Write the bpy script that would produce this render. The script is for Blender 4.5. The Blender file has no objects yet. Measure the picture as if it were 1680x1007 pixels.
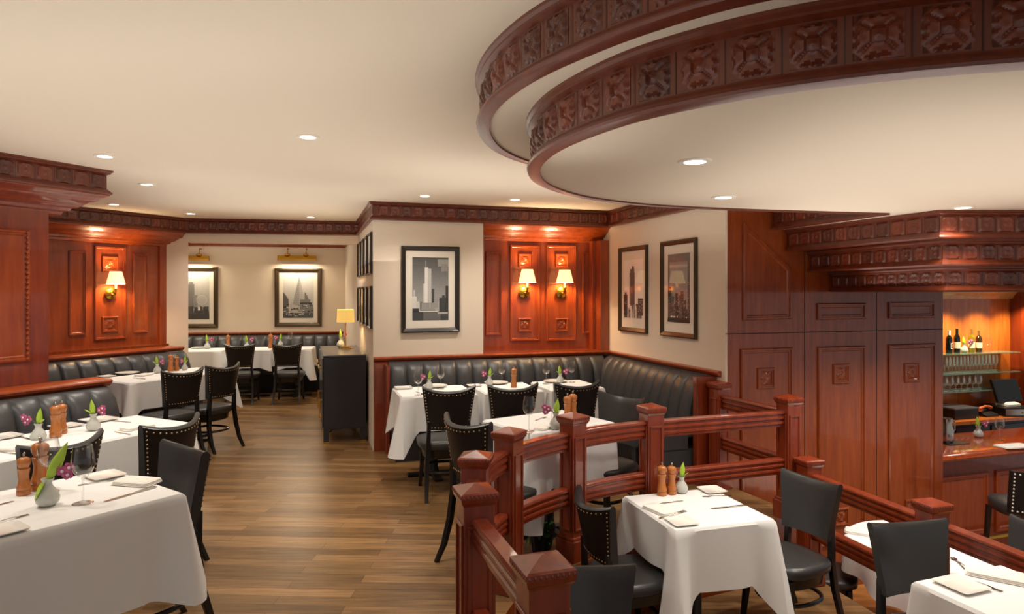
import bpy, math, random
from mathutils import Vector, Matrix
RND = random.Random(11)
S = bpy.context.scene
COL = S.collection
PI = math.pi
# ------------------------------------------------------------------ camera
EYE, F, CX, HY = 1.65, 1080.0, 840.0, 480.0
cam_d = bpy.data.cameras.new('camera'); cam = bpy.data.objects.new('camera', cam_d); COL.objects.link(cam)
cam.location = (0, 0, EYE); cam.rotation_euler = (PI/2, 0, 0)
cam_d.sensor_width = 36; cam_d.lens = 36*F/1680; cam_d.shift_y = -(503.5-HY)/1680
cam_d.clip_start = .05; cam_d.clip_end = 60
S.camera = cam

def at(px, py, z):                      # ground point of height z seen at a pixel of the photograph
    d = (EYE-z)*F/(py-HY)
    return Vector(((px-CX)/F*d, d, z))
def onwall(P, d, px, py):               # (distance along, height) on the upright plane through P with direction d
    k = (px-CX)/F
    s = (k*P[1]-P[0])/(d[0]-k*d[1])
    dep = P[1]+s*d[1]
    return s, EYE-(py-HY)*dep/F
# ------------------------------------------------------------------ materials
def lin(h):
    h = h.lstrip('#'); o = []
    for i in (0, 2, 4):
        c = int(h[i:i+2], 16)/255
        o.append(c/12.92 if c <= .04045 else ((c+.055)/1.055)**2.4)
    return (*o, 1)
def newmat(name):
    m = bpy.data.materials.new(name); m.use_nodes = True
    return m, m.node_tree.nodes, m.node_tree.links, m.node_tree.nodes['Principled BSDF']
def mat(name, col, rough=.5, metal=0, coat=0, coat_r=.1, spec=.5, trans=0, ior=1.45, emit=None, es=0, bump=None, var=0, vs=6):
    m, N, L, b = newmat(name)
    b.inputs['Base Color'].default_value = lin(col); b.inputs['Roughness'].default_value = rough
    b.inputs['Metallic'].default_value = metal; b.inputs['Coat Weight'].default_value = coat
    b.inputs['Coat Roughness'].default_value = coat_r; b.inputs['Specular IOR Level'].default_value = spec
    b.inputs['Transmission Weight'].default_value = trans; b.inputs['IOR'].default_value = ior
    if emit: b.inputs['Emission Color'].default_value = lin(emit); b.inputs['Emission Strength'].default_value = es
    if bump or var:
        tc = N.new('ShaderNodeTexCoord')
        if var:
            n2 = N.new('ShaderNodeTexNoise'); n2.inputs['Scale'].default_value = vs; n2.inputs['Detail'].default_value = 4
            L.new(tc.outputs['Object'], n2.inputs['Vector'])
            mx = N.new('ShaderNodeMix'); mx.data_type = 'RGBA'
            c = lin(col)
            mx.inputs[6].default_value = tuple(x*(1-var) for x in c[:3])+(1,); mx.inputs[7].default_value = tuple(min(1, x*(1+var)) for x in c[:3])+(1,)
            L.new(n2.outputs['Fac'], mx.inputs[0]); L.new(mx.outputs[2], b.inputs['Base Color'])
        if bump:
            n = N.new('ShaderNodeTexNoise'); n.inputs['Scale'].default_value = bump[0]; n.inputs['Detail'].default_value = 3
            L.new(tc.outputs['Object'], n.inputs['Vector'])
            bp = N.new('ShaderNodeBump'); bp.inputs['Strength'].default_value = bump[1]; bp.inputs['Distance'].default_value = .01
            L.new(n.outputs['Fac'], bp.inputs['Height']); L.new(bp.outputs['Normal'], b.inputs['Normal'])
    return m
def wood(name, c1, c2, rough=.34, coat=.75, coat_r=.06, tint=False, scale=(9, 9, .9)):
    m, N, L, b = newmat(name)
    tc = N.new('ShaderNodeTexCoord'); mp = N.new('ShaderNodeMapping'); mp.inputs['Scale'].default_value = scale
    n = N.new('ShaderNodeTexNoise'); n.inputs['Scale'].default_value = 2.5; n.inputs['Detail'].default_value = 6; n.inputs['Roughness'].default_value = .62
    r = N.new('ShaderNodeValToRGB'); r.color_ramp.elements[0].position = .3; r.color_ramp.elements[1].position = .72
    r.color_ramp.elements[0].color = lin(c1); r.color_ramp.elements[1].color = lin(c2)
    L.new(tc.outputs['Object'], mp.inputs[0]); L.new(mp.outputs[0], n.inputs['Vector']); L.new(n.outputs['Fac'], r.inputs[0])
    out = r.outputs[0]
    if tint:
        a = N.new('ShaderNodeAttribute'); a.attribute_name = 'tint'
        mx = N.new('ShaderNodeMix'); mx.data_type = 'RGBA'; mx.blend_type = 'MULTIPLY'; mx.inputs[0].default_value = 1
        L.new(out, mx.inputs[6]); L.new(a.outputs['Color'], mx.inputs[7]); out = mx.outputs[2]
    L.new(out, b.inputs['Base Color'])
    b.inputs['Roughness'].default_value = rough; b.inputs['Coat Weight'].default_value = coat; b.inputs['Coat Roughness'].default_value = coat_r
    return m
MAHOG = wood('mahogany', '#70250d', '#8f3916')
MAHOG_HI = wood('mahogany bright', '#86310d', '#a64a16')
MAHOG_DK = wood('mahogany panel', '#7a3110', '#9b4a1a', rough=.32, coat=.7)
FRIEZE = wood('carved mahogany', '#5c2410', '#733118', rough=.36, coat=.45, coat_r=.2, tint=True)
BAROAK = wood('bar niche veneer', '#a8571c', '#c8742c', rough=.3, coat=.5)
WALLP = mat('wall paint', '#e3d3bf', .85, bump=(60, .03))
CEILP = mat('ceiling paint', '#ebdfcb', .9, bump=(30, .03))
LEATH = mat('black leather', '#333232', .33, spec=.5, bump=(160, .05), var=.12)
LEATHB = mat('banquette leather', '#3b3b3d', .38, spec=.5, bump=(120, .06), var=.12)
LEATHD = mat('dark back leather', '#1d1716', .5, spec=.35, bump=(160, .05))
EBON = mat('ebonised wood', '#120e0d', .35, coat=.2)
NAIL = mat('brass nail', '#b9a584', .3, 1)
BRASS = mat('brass', '#c99a3f', .25, 1)
STEEL = mat('steel', '#b8b2a8', .22, 1)
CLOTH = mat('white linen', '#e4e3e2', .9, spec=.2, bump=(200, .04))
NAPK = mat('napkin linen', '#e9e4dd', .9, spec=.2, bump=(90, .12))
CHINA = mat('white china', '#eeebe4', .2, coat=.5)
VASEM = mat('grey glazed vase', '#c4c6bf', .3, coat=.4)
MILLW = wood('pepper mill wood', '#a65a22', '#c07838', rough=.3, coat=.4)
LEAF = mat('leaf green', '#a9c944', .45, var=.25, vs=30)
LEAFD = mat('dark leaf', '#33662a', .45, var=.25, vs=30)
PINK = mat('orchid pink', '#b8557f', .5, var=.5, vs=60)
PINKW = mat('orchid white', '#f0d4df', .5)
NAVY = mat('charcoal lacquer', '#26262c', .38, coat=.25)
NAVYT = mat('charcoal top', '#4a4b52', .3, coat=.3)
BLACK = mat('black plastic', '#0d0d0e', .35)
SCREEN = mat('dark screen', '#08080a', .12)
FRAMEB = mat('picture frame dark', '#2a2019', .35, coat=.3)
FRAMEZ = mat('picture frame bronze', '#4c3c28', .35, .5, coat=.3)
GOLDF = mat('thin gilt frame', '#c8a860', .3, .8)
MATB = mat('mat board', '#ece3d4', .8)
SHADE = mat('lamp shade', '#f0d9a8', .8, emit='#ffd390', es=1.25)
SHADEY = mat('yellow lamp shade', '#dcb868', .8, emit='#f5c568', es=.6)
GLOW = mat('lamp lens', '#ffffff', .5, emit='#fff0da', es=9)
WHITE = mat('white trim', '#efe7da', .5)
GROOVE = mat('dark groove', '#1c0a06', .8)
BOTTLED = mat('dark bottle glass', '#10100c', .1, coat=.6)
BOTTLEG = mat('olive bottle glass', '#7a6a14', .1, coat=.6)
LABELM = mat('bottle label', '#e8e0cc', .6)
GREENGL = mat('shelf glass edge', '#9fd0b8', .05, trans=.75)
PHONE = mat('terracotta plastic', '#b8603c', .5)
def glassmat(name, f, tintc='#ffffff', k=.9):
    m, N, L, b = newmat(name); N.remove(b)
    o = N['Material Output']; t = N.new('ShaderNodeBsdfTransparent'); g = N.new('ShaderNodeBsdfGlossy'); x = N.new('ShaderNodeMixShader')
    t.inputs['Color'].default_value = lin(tintc)
    g.inputs['Roughness'].default_value = .02; lw = N.new('ShaderNodeLayerWeight'); lw.inputs['Blend'].default_value = f
    pw = N.new('ShaderNodeMath'); pw.operation = 'MULTIPLY_ADD'; pw.inputs[1].default_value = k; pw.inputs[2].default_value = .04
    L.new(lw.outputs['Facing'], pw.inputs[0]); L.new(pw.outputs[0], x.inputs[0]); L.new(t.outputs[0], x.inputs[1]); L.new(g.outputs[0], x.inputs[2]); L.new(x.outputs[0], o.inputs[0])
    return m
PANE = glassmat('picture glass', .1, k=.3)
GLASS = glassmat('stemware glass', .25, '#fbfcfb')
def barglass():
    m, N, L, b = newmat('shelf stemware'); N.remove(b); o = N['Material Output']
    t = N.new('ShaderNodeBsdfTransparent'); d = N.new('ShaderNodeBsdfDiffuse'); g = N.new('ShaderNodeBsdfGlossy'); x = N.new('ShaderNodeMixShader'); y = N.new('ShaderNodeMixShader'); lw = N.new('ShaderNodeLayerWeight')
    d.inputs['Color'].default_value = (.9, .92, .88, 1); g.inputs['Roughness'].default_value = .1; lw.inputs['Blend'].default_value = .45  # white diffuse brightens the glasses in place of shelf light
    x.inputs[0].default_value = .35; L.new(d.outputs[0], x.inputs[1]); L.new(g.outputs[0], x.inputs[2])
    L.new(lw.outputs['Facing'], y.inputs[0]); L.new(t.outputs[0], y.inputs[1]); L.new(x.outputs[0], y.inputs[2]); L.new(y.outputs[0], o.inputs[0]); return m
GLASSB = barglass()
def printmat():
    m, N, L, b = newmat('photo print')
    a = N.new('ShaderNodeAttribute'); a.attribute_name = 'tint'
    tc = N.new('ShaderNodeTexCoord'); n = N.new('ShaderNodeTexNoise'); n.inputs['Scale'].default_value = 90
    L.new(tc.outputs['Object'], n.inputs['Vector'])
    mx = N.new('ShaderNodeMix'); mx.data_type = 'RGBA'; mx.blend_type = 'OVERLAY'; mx.inputs[0].default_value = .25
    L.new(a.outputs['Color'], mx.inputs[6]); L.new(n.outputs['Fac'], mx.inputs[7]); L.new(mx.outputs[2], b.inputs['Base Color'])
    b.inputs['Roughness'].default_value = .6
    return m
PRINT = printmat()
def floormat(name, c1, c2, gap, bw, bh, rot, rough, squash=1):
    m, N, L, b = newmat(name)
    tc = N.new('ShaderNodeTexCoord'); mp = N.new('ShaderNodeMapping'); mp.inputs['Rotation'].default_value = (0, 0, rot)
    br = N.new('ShaderNodeTexBrick'); br.inputs['Scale'].default_value = 1; br.inputs['Brick Width'].default_value = bw; br.inputs['Row Height'].default_value = bh
    br.inputs['Mortar Size'].default_value = .0012; br.inputs['Color1'].default_value = lin(c1); br.inputs['Color2'].default_value = lin(c2); br.inputs['Mortar'].default_value = lin(gap)
    br.offset = .37; br.inputs['Bias'].default_value = 0
    n = N.new('ShaderNodeTexNoise'); n.inputs['Scale'].default_value = 3; n.inputs['Detail'].default_value = 7; n.inputs['Roughness'].default_value = .65
    mp2 = N.new('ShaderNodeMapping'); mp2.inputs['Rotation'].default_value = (0, 0, rot); mp2.inputs['Scale'].default_value = (1, 14*squash, 1)
    mx = N.new('ShaderNodeMix'); mx.data_type = 'RGBA'; mx.blend_type = 'MULTIPLY'; mx.inputs[0].default_value = .85
    r = N.new('ShaderNodeValToRGB'); r.color_ramp.elements[0].position = .32; r.color_ramp.elements[1].position = .7
    r.color_ramp.elements[0].color = (.42, .38, .34, 1); r.color_ramp.elements[1].color = (1.25, 1.2, 1.1, 1)
    L.new(tc.outputs['Object'], mp.inputs[0]); L.new(mp.outputs[0], br.inputs['Vector']); L.new(tc.outputs['Object'], mp2.inputs[0]); L.new(mp2.outputs[0], n.inputs['Vector'])
    L.new(n.outputs['Fac'], r.inputs[0]); L.new(br.outputs['Color'], mx.inputs[6]); L.new(r.outputs[0], mx.inputs[7]); L.new(mx.outputs[2], b.inputs['Base Color'])
    b.inputs['Roughness'].default_value = rough
    bp = N.new('ShaderNodeBump'); bp.inputs['Strength'].default_value = .25; bp.inputs['Distance'].default_value = .004
    L.new(n.outputs['Fac'], bp.inputs['Height']); L.new(bp.outputs['Normal'], b.inputs['Normal'])
    return m
PLANK = floormat('hickory planks', '#9a7750', '#6e5233', '#332213', 1.05, .095, .05, .3)
TILE = floormat('amber bar floor', '#c98a4e', '#b4743c', '#8a5a30', .5, .5, .4, .3, .15)
# ------------------------------------------------------------------ mesh builder
class MB:
    def __init__(s): s.v = []; s.f = []; s.m = []; s.c = []
    def add(s, vs, fs, m=0, c=1.0, M=None):
        b = len(s.v)
        for p in vs:
            p = Vector(p); s.v.append(M @ p if M is not None else p)
        for f in fs:
            s.f.append(tuple(b+i for i in f)); s.m.append(m); s.c.append(c)
        return s
    def box(s, lo, hi, m=0, M=None, c=1.0):
        x0, y0, z0 = lo; x1, y1, z1 = hi
        vs = [(x0,y0,z0),(x1,y0,z0),(x1,y1,z0),(x0,y1,z0),(x0,y0,z1),(x1,y0,z1),(x1,y1,z1),(x0,y1,z1)]
        return s.add(vs, [(0,3,2,1),(4,5,6,7),(0,1,5,4),(1,2,6,5),(2,3,7,6),(3,0,4,7)], m, c, M)
    def prism(s, poly, z0, z1, m=0, mtop=None, mbot=None, M=None):
        n = len(poly)
        a = sum(poly[i][0]*poly[(i+1)%n][1]-poly[(i+1)%n][0]*poly[i][1] for i in range(n))
        if a < 0: poly = poly[::-1]
        vs = [(p[0], p[1], z0) for p in poly]+[(p[0], p[1], z1) for p in poly]
        s.add(vs, [(i, (i+1)%n, n+(i+1)%n, n+i) for i in range(n)], m, 1.0, M)
        s.add(vs[n:], [tuple(range(n))], m if mtop is None else mtop, 1.0, M)
        s.add(vs[:n], [tuple(range(n))[::-1]], m if mbot is None else mbot, 1.0, M)
        return s
    def loops(s, L, closed=True, cap0=True, cap1=True, m=0, M=None, c=1.0):
        n = len(L[0]); vs = [p for l in L for p in l]; fs = []
        for k in range(len(L)-1):
            for i in range(n if closed else n-1):
                j = (i+1) % n
                fs.append((k*n+i, k*n+j, (k+1)*n+j, (k+1)*n+i))
        if cap0: fs.append(tuple(range(n))[::-1])
        if cap1: fs.append(tuple((len(L)-1)*n+i for i in range(n)))
        return s.add(vs, fs, m, c, M)
    def lathe(s, prof, seg=20, m=0, M=None, cap0=True, cap1=True):
        return s.loops([[(r*math.cos(2*PI*i/seg), r*math.sin(2*PI*i/seg), z) for i in range(seg)] for r, z in prof], True, cap0, cap1, m, M)
    def tube(s, pts, r, seg=8, m=0, closed=False, M=None):
        pts = [Vector(p) for p in pts]; n = len(pts); L = []; rr = r if isinstance(r, (list, tuple)) else [r]*n
        for i in range(n):
            a = pts[(i-1) % n] if (closed or i) else pts[i]; b = pts[(i+1) % n] if (closed or i < n-1) else pts[i]
            t = (b-a).normalized(); up = Vector((0, 0, 1)) if abs(t.z) < .9 else Vector((0, 1, 0))
            x = t.cross(up).normalized(); y = x.cross(t)
            L.append([pts[i]+rr[i]*(math.cos(2*PI*k/seg)*x+math.sin(2*PI*k/seg)*y) for k in range(seg)])
        if closed: L.append(L[0])
        return s.loops(L, True, not closed, not closed, m, M)
    def bar(s, pts, w, d, m=0, M=None):              # rectangular bar through points; w/d scalar or list
        L = []; n = len(pts)
        for i, p in enumerate(pts):
            ww = w[i] if isinstance(w, (list, tuple)) else w; dd = d[i] if isinstance(d, (list, tuple)) else d
            x, y, z = p
            L.append([(x-ww/2, y-dd/2, z), (x+ww/2, y-dd/2, z), (x+ww/2, y+dd/2, z), (x-ww/2, y+dd/2, z)])
        return s.loops(L, True, True, True, m, M)
    def sweep(s, path, prof, side=1, m=0, caps=True, closed=False):
        n = len(path); L = []
        for i in range(n):
            def d(a, b):
                v = Vector((path[b][0]-path[a][0], path[b][1]-path[a][1])); return v.normalized()
            if closed: t0, t1 = d((i-1) % n, i), d(i, (i+1) % n)
            else:
                t1 = d(i, i+1) if i < n-1 else d(i-1, i); t0 = d(i-1, i) if i else t1
            n0 = Vector((t0.y, -t0.x)); n1 = Vector((t1.y, -t1.x)); nn = (n0+n1).normalized()
            k = 1/max(.35, nn.dot(n0)); nn = nn*k*side
            L.append([(path[i][0]+nn.x*o, path[i][1]+nn.y*o, z) for o, z in prof])
        if closed: L.append(L[0])
        return s.loops(L, False, False, False, m) if not caps else s._sw(L, m)
    def _sw(s, L, m):
        s.loops(L, True, True, True, m); return s
def bez(pts, n=8, closed=False):                     # Catmull-Rom through 2D points
    out = []; N = len(pts)
    for i in range(N-1):
        p = [Vector(pts[max(0, min(N-1, i+k))][:2]) for k in (-1, 0, 1, 2)]
        for k in range(n):
            t = k/n
            q = .5*((2*p[1])+(-p[0]+p[2])*t+(2*p[0]-5*p[1]+4*p[2]-p[3])*t*t+(-p[0]+3*p[1]-3*p[2]+p[3])*t**3)
            out.append((q.x, q.y))
    out.append(tuple(pts[-1][:2]))
    return out
def obj(name, mb, mats, parent=None, smooth=35, bevel=0, seg=2):
    me = bpy.data.meshes.new(name); me.from_pydata([tuple(v) for v in mb.v], [], mb.f); 
    for x in (mats if isinstance(mats, (list, tuple)) else [mats]): me.materials.append(x)
    me.polygons.foreach_set('material_index', mb.m)
    if any(c != 1.0 for c in mb.c):
        a = me.color_attributes.new('tint', 'FLOAT_COLOR', 'CORNER'); d = []
        for p, c in zip(me.polygons, mb.c):
            cc = c if isinstance(c, tuple) else (c, c, c)
            d += [cc[0], cc[1], cc[2], 1.0]*p.loop_total
        a.data.foreach_set('color', d)
    elif FRIEZE in me.materials[:] or PRINT in me.materials[:]:
        a = me.color_attributes.new('tint', 'FLOAT_COLOR', 'CORNER'); a.data.foreach_set('color', [1.0]*4*len(me.loops))
    me.validate(); me.update()
    if smooth:
        me.shade_smooth(); me.set_sharp_from_angle(angle=math.radians(smooth))
    o = bpy.data.objects.new(name, me); COL.objects.link(o)
    if parent: o.parent = parent
    if bevel:
        b = o.modifiers.new('bevel', 'BEVEL'); b.width = bevel; b.segments = seg; b.limit_method = 'ANGLE'; b.angle_limit = math.radians(40)
    return o
def thing(name, label, cat, loc=(0, 0, 0), rotz=0, group=None):
    o = bpy.data.objects.new(name, None); COL.objects.link(o); o.empty_display_size = .05
    o.location = loc; o.rotation_euler = (0, 0, rotz); o['label'] = label; o['category'] = cat
    if group: o['group'] = group
    return o
def tag(o, label, cat, group=None):
    o['label'] = label; o['category'] = cat
    if group: o['group'] = group
    return o
def struct(name, mb, m, parent=None, **k):
    o = obj(name, mb, m, parent, **k)
    if not parent: o['kind'] = 'structure'
    return o
KIDS = {}
def dup(root, loc, rotz, label, group=None, scale=None):
    def cp(o, par):
        c = o.copy(); COL.objects.link(c)
        if par: c.parent = par
        for k in o.children: cp(k, c)
        return c
    r = cp(root, None); r.location = loc; r.rotation_euler = (0, 0, rotz); r['label'] = label
    if group: r['group'] = group
    if scale: r.scale = scale
    return r
class Proto:                                          # first call places the prototype itself, later calls copy it
    def __init__(s, root): s.root = root; s.used = False
    def put(s, loc, rotz, label, group=None, scale=None):
        if not s.used:
            s.used = True; r = s.root; r.location = loc; r.rotation_euler = (0, 0, rotz); r['label'] = label
            if group: r['group'] = group
            if scale: r.scale = scale
            return r
        r = dup(s.root, loc, rotz, label, group, scale)
        if not scale: r.scale = (1, 1, 1)
        if not group and 'group' in r: del r['group']
        return r
# ------------------------------------------------------------------ carved frieze and mouldings
def relief(u, v):
    a, b = abs(u), abs(v); r = math.hypot(u, v); th = math.atan2(v, u)
    edge = .9+.05*math.cos(12*th)
    q = (a**5+b**5)**.2
    mask = max(0, min(1, (edge-q)*9))
    petal = abs(math.cos(2*th))**.6
    h = .55+.35*petal*math.sin(min(1, r)*PI)-.45*math.exp(-((a-b)/.09)**2)*(r > .3)+.15*math.sin(9*r)*math.cos(4*th)
    if r < .34: h = .35+.5*math.exp(-(r/.13)**2)
    elif r < .44: h += .15
    return mask*max(.12, h)
def plate(u, v):                                     # flatter carved square of the wall friezes
    a, b = abs(u), abs(v); r = math.hypot(u, v)
    mask = max(0, min(1, (.97-(a**8+b**8)**.125)*14))
    h = .62+.22*math.cos(9.5*u)*math.cos(9.5*v)+.16*math.cos(7*r)-.3*math.exp(-((a-b)/.1)**2)*(r > .35)
    return mask*max(.3, h)
def tile(mb, C, t, n, size, depth, res, tint, m=0, rel=None):
    rel = rel or relief
    hs = size/2; vs = []; fs = []
    for j in range(res+1):
        for i in range(res+1):
            u = -1+2*i/res; v = -1+2*j/res
            k = depth*rel(u, v)-.001
            vs.append((C[0]+t[0]*u*hs+n[0]*k, C[1]+t[1]*u*hs+n[1]*k, C[2]+v*hs))
    for j in range(res):
        for i in range(res):
            a = j*(res+1)+i; fs.append((a, a+1, a+res+2, a+res+1))
    mb.add(vs, fs, m, tint)
def frieze(path, z0, z1, side, pitch=.12, res=10, mb=None, size=None, depth=.014, crown=True, rel=None):
    mb = mb or MB(); h = z1-z0
    prof = [(-.03, z1), (.034, z1), (.034, z1-.012), (.022, z1-.02), (.022, z1-.028), (.008, z1-.034), (0, z1-.038), (0, z0+.045), (.008, z0+.042), (.012, z0+.034), (.026, z0+.022), (.03, z0+.012), (.026, z0+.003), (.012, z0), (-.03, z0)]
    mb.sweep(path, prof, side)
    size = size or min(h-.085, pitch*.89)
    seglen = [math.dist(path[i], path[i+1]) for i in range(len(path)-1)]
    tot = sum(seglen)
    def along(d):
        for i, l in enumerate(seglen):
            if d <= l or i == len(seglen)-1:
                k = d/l; a, b = path[i], path[i+1]
                return (a[0]+(b[0]-a[0])*k, a[1]+(b[1]-a[1])*k), ((b[0]-a[0])/l, (b[1]-a[1])/l), min(d, l-d)
            d -= l
    straight = len(path) <= 4
    runs = []
    if straight:
        acc = 0
        for l in seglen:
            k = max(1, int(l/pitch)); runs += [acc+l*(i+.5)/k for i in range(k)]; acc += l
    else:
        k = int(tot/pitch); runs = [tot*(i+.5)/k for i in range(k)]
    for d in runs:
        p, t, _ = along(d); n = (t[1]*side, -t[0]*side)
        tile(mb, (p[0]+n[0]*.001, p[1]+n[1]*.001, (z0+z1)/2+.004), t, n, size, depth, res, RND.choice([.66, .78, .9, 1.0, 1.1, 1.2, 1.35]), rel=rel)
        g = [(p[0]+t[0]*(pitch/2+o)+n[0]*.0015, p[1]+t[1]*(pitch/2+o)+n[1]*.0015) for o in (-.0015, .0015)]
        if not straight or True:
            mb.add([(g[0][0], g[0][1], z0+.045), (g[1][0], g[1][1], z0+.045), (g[1][0], g[1][1], z1-.04), (g[0][0], g[0][1], z1-.04)], [(0, 1, 2, 3)], 0, .25)
    return mb
def inset(poly, d):
    n = len(poly); a = sum(poly[i][0]*poly[(i+1)%n][1]-poly[(i+1)%n][0]*poly[i][1] for i in range(n)); sg = 1 if a > 0 else -1
    out = []
    for i in range(n):
        p0, p1, p2 = (Vector(poly[(i+k) % n]) for k in (-1, 0, 1))
        e0 = (p1-p0).normalized(); e1 = (p2-p1).normalized()
        n0 = Vector((-e0.y, e0.x))*sg; n1 = Vector((-e1.y, e1.x))*sg
        b = (n0+n1); b = b/(1+n0.dot(n1)); out.append(tuple(p1+b*d))
    return out
class Wall:                                            # upright plane: s along d, z up, o outward along n
    def __init__(s, P, d, n): s.P, s.d, s.n = P, d, n
    def pt(s, a, z, o=0): return (s.P[0]+s.d[0]*a+s.n[0]*o, s.P[1]+s.d[1]*a+s.n[1]*o, z)
    def xy(s, a, o=0): return s.pt(a, 0, o)[:2]
    def px(s, x, y): return onwall(s.P, s.d, x, y)
    def mould(s, mb, poly, w=.03, d=.018, o=0, m=0, sunk=True):
        pr = [(0, 0), (0, d*.6), (w*.2, d), (w*.45, d), (w*.55, d*.55), (w*.8, d*.55), (w, .002)]
        L = []
        for off, h in pr: L.append([s.pt(a, z, o+h) for a, z in (inset(poly, off) if off else poly)])
        mb.loops(L, True, False, False, m)
        mb.add([s.pt(a, z, o+.002) for a, z in inset(poly, w)], [tuple(range(len(poly)))], m)
        return mb
    def rect(s, mb, a0, a1, z0, z1, **k): return s.mould(mb, [(a0, z0), (a1, z0), (a1, z1), (a0, z1)], **k)
    def box(s, mb, a0, a1, z0, z1, o0, o1, m=0):
        q = [s.xy(a0, o0), s.xy(a1, o0), s.xy(a1, o1), s.xy(a0, o1)]
        return mb.prism(q, z0, z1, m)
    def rosette(s, mb, a, z, size, o=0, res=12):
        h = size/2
        s.mould(mb, [(a-h, z-h), (a+h, z-h), (a+h, z+h), (a-h, z+h)], w=size*.2, d=.02, o=o)
        C = s.pt(a, z, o+.004); tile(mb, C, s.d, s.n, size*.62, .014, res, 1.0)
        return mb
# ------------------------------------------------------------------ plan of the room (upper floor z = 0, metres)
H = 2.6
U = (.954, .301); Vb = (-.301, .954); NB = (.301, -.954); NR = (-.954, -.301)
P1 = (-1.45, 6.88); P2 = (1.139, 7.70); P3 = (1.808, 5.58)
DR = (.301, -.954)
WN = (.44, .9); NN = (.9, -.44); A1 = (-3.16, 5.13)
B1 = (-4.18, 8.41); BD = (.497, .868); BN = (.868, -.497)
C1 = (-2.056, 8.80)
ALD = (.986, .165); ALN = (.165, -.986)
wb = Wall(P1, U, NB); wr = Wall(P2, DR, NR); wp = Wall(P3, U, NB)
wg = Wall((-2.91, 11.5), DR, NR); wa = Wall((-7.5, 10.73), ALD, ALN)
pier = Wall((-3.675, 4.55), WN, NN); sconce_w = Wall((-5.0, 7.48), BD, BN)
ISL, BAR = -.42, -1.0
# rail line of the raised floor, from beside the camera round to the corner of the wall
Q = [(.087, 1.87), (-.143, 2.57), (-.17, 3.1), (-.017, 3.65), (.38, 4.1), (.94, 4.44), (2.03, 4.83), (1.757, 5.58)]
curve = bez([(.05, 1.98)] + Q[1:6] + [(1.05, 4.48)], 8)
railpath = {0: [Q[0], Q[1]], 5: [Q[5], Q[6]], 6: [Q[6], Q[7]]}
full = bez(Q[0:7], 8)
for k in (1, 2, 3, 4): railpath[k] = full[k*8:k*8+9]
edge = []
for k in range(7): edge += [p for p in railpath[k][:-1]]
edge.append(Q[7])
def offset(path, d):
    o = []
    for i in range(len(path)):
        a = path[max(0, i-1)]; b = path[min(len(path)-1, i+1)]; t = Vector((b[0]-a[0], b[1]-a[1])).normalized()
        o.append((path[i][0]+t.y*d, path[i][1]-t.x*d))
    return o
ledge_in = offset(edge[:-8], .085)
E = [(.42, .7), (.9, -1.2)][::-1] + ledge_in
# floors
up = E + [(2.13, 4.92), (1.86, 5.62), (1.9, 5.75), (1.2, 8.0), (-1.5, 7.1), (-2.8, 11.7), (-8.2, 11.0), (-8.2, -1.2)]
struct('floor', MB().prism(up, -1.05, 0, 1, 0, 1), [PLANK, MAHOG_DK], smooth=0)
S1, S2, S3 = (2.12, 4.7), (2.38, 3.73), (2.70, 2.53)
isl = [(.9, -1.2), (.42, .7)] + offset(edge[:-8], .088) + [(2.16, 4.86), (2.22, 4.72), (2.48, 3.72), (2.74, 2.75), (3.7, -1.2)]
struct('floor_island', MB().prism(isl, -1.02, ISL, 1, 0, 1), [PLANK, MAHOG_DK], smooth=0)
struct('floor_bar', MB().box((0, -1.2, -1.12), (9, 12, BAR)), TILE, smooth=0)
# ceilings
struct('ceiling', MB().box((-8.4, -1.2, H), (9, 12.4, H+.08)), CEILP, smooth=0)
alc = [wa.xy(0, -.1), wa.xy(4.66, -.1), (-2.05, 8.95), (-7.4, 8.05)]
struct('ceiling_alcove', MB().prism(alc, 2.52, 2.56), CEILP, smooth=0)
ring2 = bez([(5.5, 1.45), (4.0, 1.45), (2.9, 1.45), (2.0, 1.46), (1.23, 1.57), (.77, 1.735), (.47, 1.96), (.29, 2.2), (.147, 2.53), (.095, 2.9), (.153, 3.3), (.345, 3.68), (.6, 3.94), (.92, 4.14), (1.4, 4.31), (2.0, 4.45), (2.6, 4.57)], 5)
ring1 = bez([(5.5, 1.12), (4.0, 1.13), (2.4, 1.2), (1.6, 1.3), (1.0, 1.47), (.61, 1.66), (.40, 1.83), (.22, 2.04), (.05, 2.3), (-.075, 2.61), (-.13, 2.93), (-.11, 3.27), (-.03, 3.55), (.113, 3.803), (.4, 4.13), (.8, 4.38), (1.4, 4.6), (2.0, 4.72), (2.5, 4.8)], 5)
T1 = [(2.6, 4.57), (2.27, 5.70)]
low = ring2 + [(2.27, 5.72), (4.14, 6.30), (7.5, 7.3), (7.5, 1.45)]
struct('ceiling_low', MB().prism(low, 2.2, 2.22), CEILP, smooth=0)
mid = ring1 + [(2.2, 5.66), (4.14, 6.28), (7.5, 7.3), (7.5, 1.12)]
struct('ceiling_step', MB().prism(mid, 2.4, 2.42), CEILP, smooth=0)
# the ring runs from near right, round the left end, to the far right: the room's high part lies on its right hand side seen along the run reversed
struct('trim_1', frieze(ring2[::-1], 2.19, 2.4, 1, .15, 22, depth=.017, size=.116), FRIEZE)
struct('trim_2', frieze(ring1[::-1], 2.39, 2.6, 1, .15, 20, depth=.017, size=.116), FRIEZE)
struct('trim_3', frieze(T1[::-1], 2.19, 2.4, 1, .12, 12, depth=.010, rel=plate), FRIEZE)
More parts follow.
